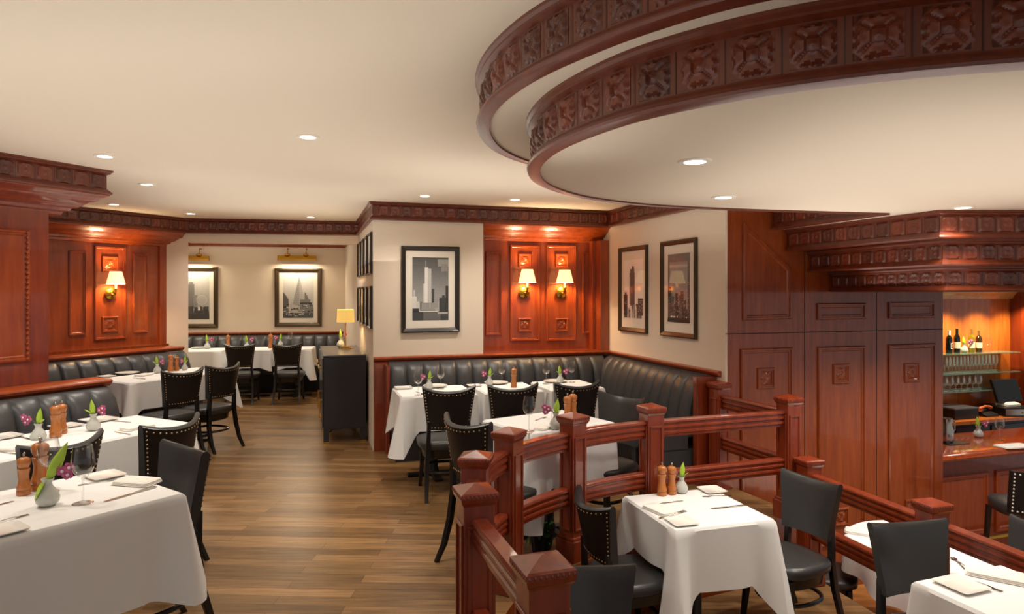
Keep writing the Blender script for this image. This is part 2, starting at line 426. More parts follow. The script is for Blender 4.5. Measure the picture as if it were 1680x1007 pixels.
# wall frieze: far left wall, over the alcove opening, gallery corner, back wall, right wall
B0 = (B1[0]-BD[0]*3.2, B1[1]-BD[1]*3.2)
wallrun = offset([B0, B1], .012)[:1]+[B1, C1, (P1[0]-.008, P1[1]-.014), (P2[0]-.008, P2[1]-.016), (P3[0]-.03, P3[1]+.06)]
struct('trim_4', frieze(wallrun, 2.41, H, 1, .12, 14, depth=.010, rel=plate), FRIEZE)
A0 = (A1[0]-WN[0]*5.2, A1[1]-WN[1]*5.2)
struct('trim_5', frieze([A0, A1, (A1[0]-1.4*.9, A1[1]+1.4*.44)], 2.41, H, 1, .125, 16, depth=.010, rel=plate), FRIEZE)
CORN = [(-.02, 2.42), (.015, 2.418), (.015, 2.402), (-.005, 2.392), (-.02, 2.385), (-.045, 2.36), (-.06, 2.35), (-.085, 2.345), (-.115, 2.318), (-.14, 2.30), (-.165, 2.295), (-.175, 2.275), (-.205, 2.265), (-.215, 2.245), (-.245, 2.235), (-.27, 2.235), (-.27, 2.42)]
struct('trim_6', MB().sweep([A0, A1, (A1[0]-1.4*.9, A1[1]+1.4*.44)], CORN, 1), MAHOG)
struct('trim_7', MB().sweep([B0, B1], CORN, 1), MAHOG_HI)
# walls
def slab(name, w, s0, s1, z0, z1, m, o0=-.1, o1=0): return struct(name, w.box(MB(), s0, s1, z0, z1, o0, o1), m, smooth=0)
slab('wall_gallery', wg, -.05, 4.843, 0, H, WALLP)
back_split = 1.19
slab('wall_back', wb, 0, back_split, 0, H, WALLP, -.12)
niche_z = struct('wall_niche', wb.box(MB(), back_split, 2.713, 0, 2.36, -.32, -.22), MAHOG_HI, smooth=0)
slab('wall_right', wr, -.34, 2.223, -1, H, WALLP, -.02)
b = MB(); wb.box(b, back_split+.001, 2.712, 2.412, H, -.3, -.004)
struct('wall_back_upper', b, WALLP, smooth=0)
struct('trim_8', MB().sweep([wb.xy(back_split+.004), wb.xy(2.7125)], [(a+.012, z) for a, z in CORN], 1), MAHOG_HI)
b = MB(); wb.box(b, 2.60, 2.7125, .96, 2.26, -.215, -.004); wb.box(b, 2.55, 2.60, .96, 2.26, -.215, -.12)
wb.box(b, back_split+.002, back_split+.012, .96, 2.3, -.22, -.002)
struct('trim_9', b, MAHOG_HI, smooth=0, bevel=.004)
slab('wall_alcove', wa, 0, 4.66, 0, 2.52, WALLP)
struct('wall_alcove_end', MB().box((-7.5, 8.0, 0), (-7.4, 10.8, 2.52)), WALLP, smooth=0)
struct('trim_10', MB().sweep([wa.xy(.1), wa.xy(4.655), (-2.11, 8.98)], [(-.01, 2.52), (.07, 2.52), (.06, 2.49), (.04, 2.475), (.02, 2.45), (.015, 2.43), (-.01, 2.43)], 1), MAHOG_DK)
struct('wall_arch', MB().prism([(-4.43, 8.42), (-4.155, 8.45), (-4.26, 8.62), (-4.50, 8.60)], 0, H).prism([(-4.50, 8.6), (-4.27, 8.62), (-4.7, 9.3), (-7.4, 8.9), (-7.4, 7.9)], 0, 2.5), WALLP, smooth=0)
struct('wall_header', MB().prism([(-4.155, 8.45), (-2.056, 8.80), (-2.09, 8.95), (-4.19, 8.60)], 2.295, H), WALLP, smooth=0)
# near pier of the left wall, panelled
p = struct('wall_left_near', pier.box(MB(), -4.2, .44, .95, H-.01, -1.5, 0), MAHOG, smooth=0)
b = MB(); s1, zt = pier.px(48, 378); _, zb = pier.px(48, 592)
pier.rect(b, s1-.36, s1, zb, zt, w=.045); pier.rect(b, s1-.92, s1-.5, zb, zt, w=.045)
struct('panel_moulding', b, MAHOG_HI, p)
b = MB()
for k in range(26):
    z = zb+(zt-zb)*(k+.5)/26
    for a in (s1-.022, s1-.338): b.lathe([(.001, -.012), (.012, -.006), (.013, 0), (.012, .006), (.001, .012)], 6, 0, Matrix.Translation(pier.pt(a, z, .018)))
struct('beading', b, MAHOG_HI, p)
# sconce wall
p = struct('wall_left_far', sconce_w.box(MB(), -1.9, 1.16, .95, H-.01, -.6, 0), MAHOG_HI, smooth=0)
def pxrect(wl, mb, x0, x1, y0, y1, **k):
    a0, _ = wl.px(x0, y0); a1, _ = wl.px(x1, y0); xm = (x0+x1)/2
    z1 = wl.px(xm, y0)[1]; z0 = wl.px(xm, y1)[1]
    wl.rect(mb, a0, a1, z0, z1, **k); return a0, a1, z0, z1
b = MB()
for x0, x1, y0, y1 in ((112, 141, 411, 550), (154, 206, 404, 557), (217, 242, 416, 546)): pxrect(sconce_w, b, x0, x1, y0, y1, w=.035, d=.022)
struct('panel_moulding', b, MAHOG_HI, p)
for y in (433, 532):
    a, z = sconce_w.px(180, y); struct('rosette', sconce_w.rosette(MB(), a, z, .19), MAHOG_HI, p)
b = MB(); sconce_w.box(b, 1.02, 1.155, .96, 2.27, 0, .035); sconce_w.box(b, -1.2, 1.16, .955, 1.0, 0, .06)
struct('pilaster', b, MAHOG_HI, p, smooth=0, bevel=.005)
# niche panels on the back wall
wn = Wall(wb.xy(0, -.22), U, NB)
b = MB()
for x0, x1, y0, y1 in ((796, 823, 412, 550), (836, 885, 402, 559), (896, 945, 402, 559), (955, 981, 414, 547)): pxrect(wn, b, x0, x1, y0, y1, w=.032, d=.022)
struct('panel_moulding', b, MAHOG_HI, niche_z)
for x in (860.5, 921):
    for y in (427, 533):
        a, z = wn.px(x, y); struct('rosette', wn.rosette(MB(), a, z, .16), MAHOG_HI, niche_z)
# tall panelled wall down to the bar
PE = 2.437
b = MB(); wb.box(b, back_split+.002, 2.712, .93, .982, -.22, -.001); struct('sill_niche', b, MAHOG_HI, smooth=0, bevel=.004)
p = struct('wall_bar', wp.box(MB(), 0, PE, BAR, 2.5, -.1, 0), MAHOG_DK, smooth=0)
b = MB(); sA, sB = wp.px(1320, 600)[0], wp.px(1438, 600)[0]
for s_ in (sA, sB): wp.box(b, s_-.003, s_+.003, BAR, 2.3, 0, .002)
wp.box(b, 0, PE, 1.297, 1.303, 0, .002)
struct('joint', b, GROOVE, p, smooth=0)
tr = [(1218, 526), (1297, 523), (1297, 440), (1218, 364)]
b = MB(); wp.mould(b, [wp.px(*q) for q in tr], w=.045, d=.022); struct('panel_moulding', b, MAHOG_DK, p)
for x0, x1, y0, y1 in ((1340, 1418, 497, 524), (1457, 1531, 495, 522)):
    b = MB(); pxrect(wp, b, x0, x1, y0, y1, w=.045, d=.025); struct('panel_moulding', b, MAHOG_DK, p)
for x0, x1, yt, rx, ry in ((1214, 1299, 572, 1256, 620), (1341, 1418, 569, 1379, 613), (1457, 1533, 565, 1495, 611)):
    a0, zt = wp.px(x0, yt); a1, _ = wp.px(x1, yt); b = MB(); wp.rect(b, a0, a1, -.62, zt, w=.045, d=.022); struct('panel_moulding', b, MAHOG_DK, p)
    a, z = wp.px(rx, ry)
    struct('rosette', wp.rosette(MB(), a, z, .18), MAHOG_DK, p); struct('rosette', wp.rosette(MB(), a, -.37, .16), MAHOG_DK, p)
b = MB(); wp.box(b, 0, PE, BAR, BAR+.16, 0, .03); struct('baseboard_bar', b, MAHOG_DK, smooth=0, bevel=.006)
# stepped cornices under the stair soffit over the bar
def tier(n, a, c, z0, z1, y1):
    line = [a, c, (7.0, c[1]+.02)]
    struct('trim_%d' % n, frieze(line, z0, z1, 1, .122, 14, depth=.010, rel=plate, mb=MB().prism([(a[0]+.01, a[1]+.01), (c[0]+.01, c[1]+.01), (7.0, c[1]+.03), (7.0, y1), (4.13, 6.28)], z0+.004, z1), crown=False), FRIEZE)
tier(11, (2.41, 5.74), (2.86, 4.40), 2.01, 2.2, 7.1)
tier(12, (2.64, 5.81), (2.92, 4.46), 1.83, 2.01, 7.1)
tier(13, (2.86, 5.88), (2.98, 4.52), 1.655, 1.83, 7.1)

# ------------------------------------------------------------------ lamps: recessed lights
def lamp(kind, loc, energy, color=(1, .92, .81), **k):
    d = bpy.data.lights.new('lamp', kind); d.energy = energy; d.color = color
    for a, v in k.items(): setattr(d, a, v)
    o = bpy.data.objects.new('lamp', d); COL.objects.link(o); o.location = loc; return o
dl = thing('recessed_downlight', '-', 'downlight')
obj('trim_ring', MB().lathe([(.046, -.002), (.046, -.006), (.066, -.006), (.07, -.001), (.07, 0), (.046, 0)], 24, cap0=False, cap1=False), WHITE, dl)
obj('lens', MB().lathe([(.001, -.003), (.047, -.003)], 24, cap0=False, cap1=False), GLOW, dl)
DL = Proto(dl)
SPOT = dict(spot_size=math.radians(125), spot_blend=.9, shadow_soft_size=.06)
def down(px, py, z, label, en=45):
    p = at(px, py, z); DL.put(p, 0, label, 'recessed ceiling downlights'); 
    lamp('SPOT', (p.x, p.y, z-.02), en, **SPOT)
down(172, 256, H, 'recessed downlight in high ceiling beside the big carved soffit of the nearest wall pier', 55)
down(241, 302, H, 'recessed downlight second in the row running along the booth wall ceiling', 55)
down(187, 335, H, 'small recessed downlight above the booth with the single brass wall sconce', 40)
down(313, 350, H, 'small recessed downlight just before the alcove opening frieze corner', 40)
down(505, 224, H, 'recessed downlight alone in the middle of the wide high ceiling', 70)
down(510, 356, H, 'small recessed downlight over the alcove header near the gallery wall', 40)
down(697, 321, H, 'recessed downlight above the framed river tower photograph', 45)
down(845, 327, H, 'small dim recessed downlight above the two sconce niche', 45)
down(1140, 264, 2.2, 'largest recessed downlight, in the low round ceiling over the island', 30)
down(1187, 323, 2.2, 'smaller recessed downlight in the low ceiling close to its far rim', 30)
down(1580, 340, 2.2, 'recessed downlight in the low ceiling in front of the bar cornice', 30)
# spots added without fixtures to brighten tables, alcove, island and panel wall
for x, y, z, e in ((-2.5, 2.9, H, 45), (-3.4, 3.2, H, 50), (1.3, 3.9, 2.2, 20), (2.45, 4.2, 2.2, 70), (2.2, 3.4, 2.2, 40), (2.4, 2.9, 2.2, 25), (-.3, 4.6, H, 40), (.2, 6.0, H, 30)):
    lamp('SPOT', (x, y, z-.02), e, **SPOT)
for x, y, e in ((-5.0, 9.7, 60), (-3.5, 9.9, 50)): lamp('SPOT', (x, y, 2.5), e, **SPOT)
WORLD, EXPO = .30, .33
W = bpy.data.worlds.new('world'); S.world = W; W.use_nodes = True
W.node_tree.nodes['Background'].inputs['Color'].default_value = (1, .99, .98, 1); W.node_tree.nodes['Background'].inputs['Strength'].default_value = WORLD
S.view_settings.view_transform = 'Standard'; S.view_settings.exposure = EXPO
S.cycles.use_denoising = True; S.cycles.max_bounces = 8; S.cycles.diffuse_bounces = 5; S.cycles.glossy_bounces = 4; S.cycles.transparent_max_bounces = 16; S.cycles.sample_clamp_indirect = 6

def ceiling_fill(x, y, z, sx, sy, e, rot=0):  # unseen upward area lamps added to brighten the ceilings, no fixture
    d = bpy.data.lights.new('lamp', 'AREA'); d.shape = 'RECTANGLE'; d.size = sx; d.size_y = sy; d.energy = e; d.color = (1, .94, .86)
    o = bpy.data.objects.new('lamp', d); COL.objects.link(o); o.location = (x, y, z); o.rotation_euler = (PI, 0, rot)
ceiling_fill(-1.6, 1.4, 1.95, 4, 2.6, 14); ceiling_fill(-1.9, 3.9, 1.95, 3, 3.0, 13); ceiling_fill(-2.4, 6.7, 1.98, 2.4, 2.6, 11, .35); ceiling_fill(.3, 5.6, 1.98, 2.2, 1.6, 7, .3)
ceiling_fill(2.4, 2.8, 1.72, 3, 2.2, 13); ceiling_fill(2.3, 4.6, 1.72, 1.6, 1.2, 5, .3); ceiling_fill(-4.2, 9.9, 2.0, 2.5, 1.2, 8)
# ------------------------------------------------------------------ banquettes (built in place, parented to an Empty at their foot)
def part(root, name, mb, m, **k):
    L = root.location
    mb.v = [v-L for v in mb.v]
    return obj(name, mb, m, root, **k)
BACKP = [(.004, .915), (.03, .925), (.06, .922), (.10, .90), (.145, .845), (.18, .76), (.205, .66), (.222, .56), (.232, .46), (.232, .40), (.004, .40)]
BACKW = [0, .2, .5, .8, 1, 1, 1, 1, .9, 0, 0]
def backrest(w, s0, s1, n, zs=1.0, flat=1.0):
    L = []; W_ = (s1-s0)/n
    for k in range(n):
        for i in range(11 if k == n-1 else 10):
            f = (0, .04, .1, .2, .35, .5, .65, .8, .9, .96, 1)[i]; bul = (.036*(1-abs(2*f-1)**4) if flat == 1 else .022*(1-abs(2*f-1)**5))
            row = []
            for (o, z), g in zip(BACKP, BACKW): row.append(w.pt(s0+(k+f)*W_, z*zs, o+bul*g))
            L.append(row)
    return MB().loops(L, True, True, True)
def seatbox(w, s0, s1, d0, d1):
    pr = [(d0, .30), (d0, .43), (d1-.04, .445), (d1-.012, .435), (d1, .41), (d1, .32), (d1-.015, .30)]
    L = [[w.pt(s, z-(.012 if e else 0), o-(.01 if e and o > d0 else 0)) for o, z in pr] for s, e in ((s0, 1), (s0+.012, 0), (s1-.012, 0), (s1, 1))]
    return MB().loops(L, True, True, True)
LEDP = [(-.2, .98), (.03, .98), (.045, .972), (.048, .962), (.04, .954), (.036, .945), (.022, .938), (.012, .926), (-.2, .926)]
def ledge(path, back=None):
    pr = [(back if (o < -.1 and back is not None) else o, z) for o, z in LEDP]
    return MB().sweep(path, pr, 1)
# booth against the nearest wall pier
wA = Wall(A1, WN, NN)
t = thing('banquette', 'black channel-tufted booth bench under the wooden ledge of the nearest left wall pier', 'bench', (*wA.xy(-.2, .3), 0), 0, None)
part(t, 'backrest', backrest(wA, -4.4, -.02, 25), LEATHB); part(t, 'seat', seatbox(wA, -4.4, -.03, .24, .47), LEATHB)
b = MB(); wA.box(b, -4.4, -.03, .0, .30, .03, .44); part(t, 'plinth', b, BLACK, smooth=0)
part(t, 'wooden_ledge', ledge([wA.xy(-4.6), wA.xy(0.02)]), MAHOG_HI)
b = MB(); wA.box(b, -4.4, .0, .0, .925, -.2, -.001); part(t, 'wooden_backing', b, MAHOG, smooth=0)
# booth against the sconce wall
wB = Wall((-4.81, 6.85), (.445, .896), (.896, -.445))
t = thing('banquette', 'black channel-tufted booth bench below the wood panelled wall with one brass sconce', 'bench', (*wB.xy(1, .3), 0))
part(t, 'backrest', backrest(wB, -1.3, 1.52, 15), LEATHB); part(t, 'seat', seatbox(wB, -1.3, 1.51, .24, .43), LEATHB)
b = MB(); wB.box(b, -1.3, 1.5, .0, .30, .03, .4); part(t, 'plinth', b, BLACK, smooth=0)
part(t, 'wooden_ledge', ledge([wB.xy(-1.4), wB.xy(1.54)], -.22), MAHOG_HI)
# corner booth under the framed pictures
t = thing('corner_banquette', 'L-shaped black channel-tufted corner booth under the river tower picture and two sconces', 'bench', (.3, 7.0, 0))
part(t, 'backrest', backrest(wb, .15, 2.60, 14), LEATHB); part(t, 'seat', seatbox(wb, .16, 2.2, .24, .58), LEATHB)
part(t, 'backrest', backrest(wr, .1, 2.02, 11, flat=.5), LEATHB); part(t, 'seat', seatbox(wr, .12, 2.03, .24, .6), LEATHB)
b = MB(); wb.box(b, .16, 2.5, 0, .30, .02, .55); wr.box(b, .12, 2.03, 0, .30, .02, .57); part(t, 'plinth', b, LEATHB, smooth=0)
part(t, 'wooden_ledge', ledge([wb.xy(.004), wb.xy(2.714), wr.xy(2.17)], .004), MAHOG_HI)
b = MB(); wb.box(b, .004, .15, 0, .925, .003, .05); wb.box(b, .11, .15, 0, .9, .05, .2); part(t, 'end_panel', b, MAHOG, smooth=0, bevel=.008)
b = MB(); wr.box(b, 2.04, 2.11, 0, .925, .004, .2); part(t, 'end_panel', b, MAHOG, smooth=0, bevel=.008)
# alcove booth
t = thing('banquette', 'long black channel-tufted bench along the far alcove wall under two lit pictures', 'bench', (*wa.xy(3, .3), 0))
part(t, 'backrest', backrest(wa, .4, 4.55, 21), LEATHB); part(t, 'seat', seatbox(wa, .4, 4.5, .24, .46), LEATHB)
b = MB(); wa.box(b, .4, 4.5, 0, .3, .03, .43); part(t, 'plinth', b, BLACK, smooth=0)
part(t, 'wooden_ledge', ledge([wa.xy(.2), wa.xy(4.62)], .004), MAHOG_DK)
# ------------------------------------------------------------------ chairs
def rsq(hx, hy, z, p=3.2, n=28, y0=0):
    o = []
    for i in range(n):
        a = 2*PI*i/n; c, s_ = math.cos(a), math.sin(a)
        o.append((hx*math.copysign(abs(c)**(2/p), c), y0+hy*math.copysign(abs(s_)**(2/p), s_), z))
    return o
def backpt(u, v, side):                                   # side 0 rear face, 1 front face
    half = .172+.047*v**1.2
    z = .55+v*.302+.04*v*abs(u)**2.4
    wrap = (.03+.05*v)*u*u
    y = -.24-.08*v+wrap
    th = .052*(1-.25*v)
    return (u*half*(1 if side == 0 else .985), y+(th if side else 0), z)
def chair_parts(t, legz=0.0):
    obj('seat', MB().loops([rsq(.205, .20, .375), rsq(.225, .22, .39), rsq(.23, .222, .425), rsq(.222, .214, .442), rsq(.19, .18, .452), rsq(.10, .10, .457)], True, True, True), LEATH, t, smooth=60)
    N, K = 16, 10; L = []
    for j in range(K+1):
        v = j/K
        row = [backpt(-1+2*i/N, v, 0) for i in range(N+1)]+[backpt(1-2*i/N, v, 1) for i in range(N+1)]
        L.append(row)
    top = [(x, y+(.012 if k <= N else -.012), z+.014) for k, (x, y, z) in enumerate(L[-1])]; L.append(top)
    m = MB().loops(L, True, True, True)
    n = 2*N+2                                            # rear faces get the darker hide
    for f in range(len(m.f)):
        if len(m.f[f]) == 4 and (m.f[f][0] % n) < N and max(m.f[f]) < n*(K+1): m.m[f] = 1
    bk = obj('backrest', m, [LEATH, LEATHD], t, smooth=50)
    b = MB()
    def nail(u, v):
        x, y, z = backpt(u, v, 0); r = .0062
        b.lathe([(r, 0), (r*.7, .004), (.0008, .0055)], 6, 0, Matrix.Translation((x, y+.001, z)) @ Matrix.Rotation(PI/2, 4, 'X'), cap0=False)
    for k in range(13): nail(-.93, .06+.88*k/12); nail(.93, .06+.88*k/12)
    for k in range(1, 13): nail(-.93+1.86*k/13, .94); nail(-.93+1.86*k/13, .06)
    obj('nailhead_border', b, NAIL, bk, smooth=60)
    obj('apron', MB().loops([rsq(.17, .165, .30-.0), rsq(.185, .18, .31), rsq(.195, .19, .376)], True, True, True), EBON, t)
    for sx in (-1, 1):
        obj('leg', MB().bar([(sx*.165, .15, .37), (sx*.17, .155, .2), (sx*.185, .17, legz)], [.036, .034, .026], [.036, .034, .026]), EBON, t, bevel=.003)
        obj('leg', MB().bar([(sx*.158, -.215, .62), (sx*.166, -.205, .42), (sx*.178, -.222, .25), (sx*.185, -.262, .1), (sx*.192, -.315, legz)], [.032, .034, .034, .031, .026], [.03, .036, .036, .032, .026]), EBON, t, bevel=.003)
    obj('stretcher', MB().tube(rsq(.165, .185, .20, 2.6, 28, -.028), .0125, 8, closed=True), EBON, t)
ch = thing('dining_chair', '-', 'chair'); chair_parts(ch)
CH = Proto(ch)
def chair(x, y, fx, fy, label, z=0, group='black leather dining chairs with nailhead trim'):
    return CH.put((x, y, z), math.atan2(-fx, fy), label, group)
chair(-1.74, 3.04, -.62, -.785, 'black chair with smooth front showing, at the aisle end of the nearest white table')
chair(-2.24, 3.97, -.96, .28, 'black nailhead chair seen from behind, directly behind the chair of the nearest white table')
chair(-2.545, 3.50, -.93, .36, 'black nailhead chair seen from behind, partly hidden by pepper mills and wine glasses in front')
chair(-3.435, 6.595, -.864, .504, 'black nailhead chair at the sconce wall booth table, the one nearer the nearest booth')
chair(-3.25, 7.02, -.92, .39, 'black nailhead chair at the sconce wall booth table, the one by the open aisle')
chair(-4.05, 9.93, -.17, .985, 'black chair back in the alcove, in front of the middle alcove table')
chair(-3.39, 10.03, -.17, .985, 'black chair back in the alcove, next to the charcoal sideboard')
chair(-.565, 5.51, -.26, .965, 'black nailhead chair at the corner booth table nearest the wooden end panel')
chair(-.06, 5.63, -.301, .954, 'black nailhead chair at the middle corner booth table, behind the round table glasses')
chair(.46, 5.78, -.40, .916, 'black nailhead chair at the corner booth table closest to the two picture wall')
chair(-.10, 4.10, .75, .66, 'black nailhead chair on the wood floor beside the paired lowest railing posts')
chair(.645, 4.70, -.74, -.67, 'black chair with smooth sheen back between the railed table and the long side bench')
chair(.685, 3.86, .944, .33, 'black chair with curved nailhead back at the island table beside the tall railing post', ISL)
chair(1.70, 4.09, -.894, -.447, 'black chair with smooth tall back at the open side of the island table', ISL)
chair(.32, 2.60, .03, -1, 'black chair back directly beside the nearest pyramid capped railing post', ISL)
chair(2.06, 3.15, .15, -.99, 'black chair with slanting smooth back between island rail and the nearest grey white table', ISL)
chair(2.50, 5.24, .93, -.35, 'black chair mostly hidden, seat showing beside the round table by the bar', BAR)
chair(3.70, 5.0, -1, .1, 'black chair whose top just shows beyond the rail under the bar stool', BAR)
# bar stool
st = thing('bar_stool', 'tall black bar stool with white nailhead trim drawn up to the wooden bar', 'stool', (4.62, 5.98, BAR), -.1)
obj('seat', MB().loops([rsq(.20, .20, .66), rsq(.215, .215, .675), rsq(.22, .22, .745), rsq(.205, .205, .765), rsq(.12, .12, .775)], True, True, True), LEATH, st, smooth=60)
m = MB(); L = []
for j in range(9):
    v = j/8; z = .70+v*.38
    L.append([(-.2+.4*i/10, -.235-.04*v+.06*((i-5)/5)**2, z) for i in range(11)]+[(.2-.4*i/10, -.19-.04*v+.06*((5-i)/5)**2, z) for i in range(11)])
bk = obj('backrest', m.loops(L, True, True, True), LEATHD, st, smooth=50)
b = MB()
def nail2(u, v):
    b.lathe([(.009, 0), (.006, .005), (.001, .007)], 6, 0, Matrix.Translation((u*.2, -.2345-.04*v+.06*u*u, .70+v*.38)) @ Matrix.Rotation(PI/2, 4, 'X'), cap0=False)
for k in range(11): nail2(-.92, .06+.88*k/10); nail2(.92, .06+.88*k/10)
for k in range(1, 11): nail2(-.92+1.84*k/11, .06); nail2(-.92+1.84*k/11, .94)
obj('nailhead_border', b, CHINA, bk)
for sx in (-1, 1):
    for sy in (-1, 1): obj('leg', MB().bar([(sx*.17, sy*.17, .67), (sx*.2, sy*.2, 0)], [.04, .03], [.04, .03]), EBON, st, bevel=.003)
obj('foot_ring', MB().tube(rsq(.19, .19, .25, 4, 28), .012, 8, closed=True), BRASS, st)
# ------------------------------------------------------------------ tables and cloths
TOP = .762
def table(root_label, c, ang, w, d, drops, cloth_label, z=0, tip=.15, seed=0, group=None, fl=(.1, .1, .1, .1)):
    t = thing('pedestal_table', root_label, 'table', (*c, z), ang, 'white clothed dining tables')
    obj('tabletop', MB().box((-w/2+.012, -d/2+.012, .72), (w/2-.012, d/2-.012, .755)), EBON, t, smooth=0, bevel=.004)
    xs = (0,) if w < 1 else (-w/4, w/4)
    for x in xs:
        obj('column', MB().lathe([(.05, .012), (.045, .05), (.038, .08), (.038, .70), (.11, .719)], 18, 0, Matrix.Translation((x, 0, 0))), EBON, t)
        b = MB().box((x-.24, -.035, 0), (x+.24, .035, .03)).box((x-.035, -.24, 0), (x+.035, .24, .03))
        obj('base', b, EBON, t, smooth=0, bevel=.008)
    rr = random.Random(seed); P = []                      # perimeter: (x, y, nx, ny, drop, distance to corner)
    hx, hy, r = w/2, d/2, .012
    def ease(dd): return math.exp(-(dd/.085)**2)
    cs = [(hx, -hy), (hx, hy), (-hx, hy), (-hx, -hy)]; ns = [(1, 0), (0, 1), (-1, 0), (0, -1)]
    for k in range(4):
        a = cs[k]; bb = cs[(k+1) % 4]; n = ns[k]; l = math.dist(a, bb); M = max(24, int(l/.022))
        ph = rr.uniform(0, 6)
        for i in range(M+1):
            f = i/M; f = .5-.5*math.cos(PI*f)*(.55+.45*1) if False else f
            x = a[0]+(bb[0]-a[0])*f; y = a[1]+(bb[1]-a[1])*f; dc = min(f, 1-f)*l
            other = drops[(k-1) % 4] if f < .5 else drops[(k+1) % 4]
            mixd = drops[k]+(max(other, drops[k])-drops[k])*max(0, 1-dc/.06)*.5
            P.append((x, y, n[0], n[1], mixd, dc, fl[k if f < .5 else (k+1) % 4], .004*math.sin(ph+9*f*l)+.003*math.sin(2.3*ph+21*f*l)))
        nn = ns[(k+1) % 4]
        for q in (.25, .5, .75):
            c_, s_ = math.cos(q*PI/2), math.sin(q*PI/2)
            P.append((bb[0], bb[1], n[0]*c_+nn[0]*s_, n[1]*c_+nn[1]*s_, max(drops[k], drops[(k+1) % 4]), 0, fl[(k+1) % 4], 0))
    T_ = [0, .03, .09, .22, .4, .6, .8, 1]
    L = []
    ring = []
    for (x, y, nx, ny, dr, dc, fc, wv) in P: ring.append((max(-hx+.006, min(hx-.006, x)), max(-hy+.006, min(hy-.006, y)), TOP))
    L.append(ring)
    for tt in T_[1:]:
        ring = []
        for (x, y, nx, ny, dr, dc, fc, wv) in P:
            g = max(0, 1-dc/.105); gd = math.exp(-((dc-.13)/.05)**2)
            o = .006+tt*(.008+wv*1.5)+tt*(fc*g-.016*gd)
            zz = TOP-.003-(dr+tip*min(1, fc/.1)*max(0, 1-dc/.15))*tt
            ring.append((x+nx*o, y+ny*o, zz))
        L.append(ring)
    m = MB().loops(L, True, False, False); m.add(L[0], [tuple(range(len(P)))])
    o = obj('tablecloth', m, CLOTH, smooth=38); o.location = (*c, z); o.rotation_euler = (0, 0, ang)
    tag(o, cloth_label, 'tablecloth', group or 'white tablecloths')
    return t
def mid(c0, d1, l1, d2, l2): return (c0[0]+d1[0]*l1/2+d2[0]*l2/2, c0[1]+d1[1]*l1/2+d2[1]*l2/2)
ang = math.atan2
# nearest table: corner at the aisle
e1 = (-.575, -.818); e2 = (-.818, .575)
table('table under the nearest big white cloth at the aisle', mid((-1.455, 2.92), e1, .95, e2, .70), ang(.818, .575), .95, .70, (.30, .27, .4, .42), 'nearest white tablecloth with long grey shaded front, two pepper mills and glasses on it', tip=.07, seed=1, fl=(.08,.05,.1,.1))
w2 = (.46, .888); n2 = (.888, -.46)
table('long table under white cloth at the nearest booth', mid((-2.73, 4.78), (-.46, -.888), 2.1, n2, .62), ang(.888, .46), 2.1, .62, (.3, .25, .3, .29), 'white tablecloth at the nearest booth with two orchid vases flanking the mills', tip=.1, seed=2, fl=(.06,.02,.02,.08))
table('table under white cloth at the sconce wall booth', mid((-3.76, 6.47), w2, 1.22, (-.888, .46), .62), ang(.888, .46), 1.22, .62, (.3, .25, .3, .28), 'white tablecloth at the booth under the single sconce, in front of the alcove', tip=.14, seed=3, fl=(.09,.02,.02,.06))
ra = (.986, .165); na = (-.165, .986)
table('alcove table under white cloth beside the opening jamb', mid((-5.15, 9.93), ra, .70, na, .58), ang(.165, .986), .70, .58, (.28, .28, .28, .30), 'alcove tablecloth next to the white opening jamb', tip=.1, seed=4, fl=(.08,.02,.02,.08))
table('alcove table under white cloth, middle of three', mid((-4.33, 10.17), ra, .56, na, .56), ang(.165, .986), .56, .56, (.28, .28, .28, .28), 'alcove tablecloth between the two alcove chairs, hanging in a deep point', tip=.26, seed=5, fl=(.02,.01,.01,.02))
table('alcove table under white cloth beside the sideboard', mid((-3.66, 10.28), ra, .50, na, .56), ang(.165, .986), .50, .56, (.28, .28, .28, .28), 'alcove tablecloth with a wine glass, its point hanging by the charcoal sideboard', tip=.22, seed=6, fl=(.09,.02,.01,.02))
F5 = (-.938, 5.60)
def f5(s): return (F5[0]+U[0]*s, F5[1]+U[1]*s)
table('corner booth table beside the wooden end panel', mid(f5(0), U, .66, Vb, .58), ang(.301, .954), .66, .58, (.30, .28, .3, .30), 'corner booth tablecloth hanging in points by the wooden end panel', tip=.2, seed=7, fl=(.01,.01,.06,.1))
table('corner booth table in the middle', mid(f5(.74), U, .54, Vb, .58), ang(.301, .954), .54, .58, (.30, .28, .3, .28), 'corner booth tablecloth in the middle, with the lone pepper mill', tip=.14, seed=8, fl=(.01,.01,.01,.01))
table('corner booth table near the two picture wall', mid(f5(1.37), U, .52, Vb, .58), ang(.301, .954), .52, .58, (.30, .28, .3, .28), 'corner booth tablecloth nearest the bench along the two picture wall', tip=.14, seed=9, fl=(.05,.02,.01,.01))
a6 = (.83, .56); b6 = (.56, -.83)
table('table under white cloth inside the curved railing', mid((-.20, 4.60), a6, .70, b6, .58), ang(.56, .83), .70, .58, (.27, .28, .27, .36), 'white tablecloth behind the curved railing, hanging in a long point to the floor', tip=.26, seed=10, fl=(.015,.015,.015,.09))
table('small square table on the lower island', mid((.883, 3.614), (.96, .28), .645, (-.235, .972), .64), ang(.28, .96), .645, .64, (.26, .3, .27, .36), 'white tablecloth on the island square table with mills, orchid and cutlery', ISL, tip=.2, seed=11, fl=(.1,.07,.07,.1))
table('table on the island at the picture corner', mid((1.82, 2.985), (.945, .327), .56, (.327, -.945), .70), ang(.327, .945), .56, .70, (.3, .27, .36, .36), 'grey shadowed white tablecloth in front of the slanting chair back, square plate on it', ISL, tip=.1, seed=12, fl=(.03,.03,.05,.1))
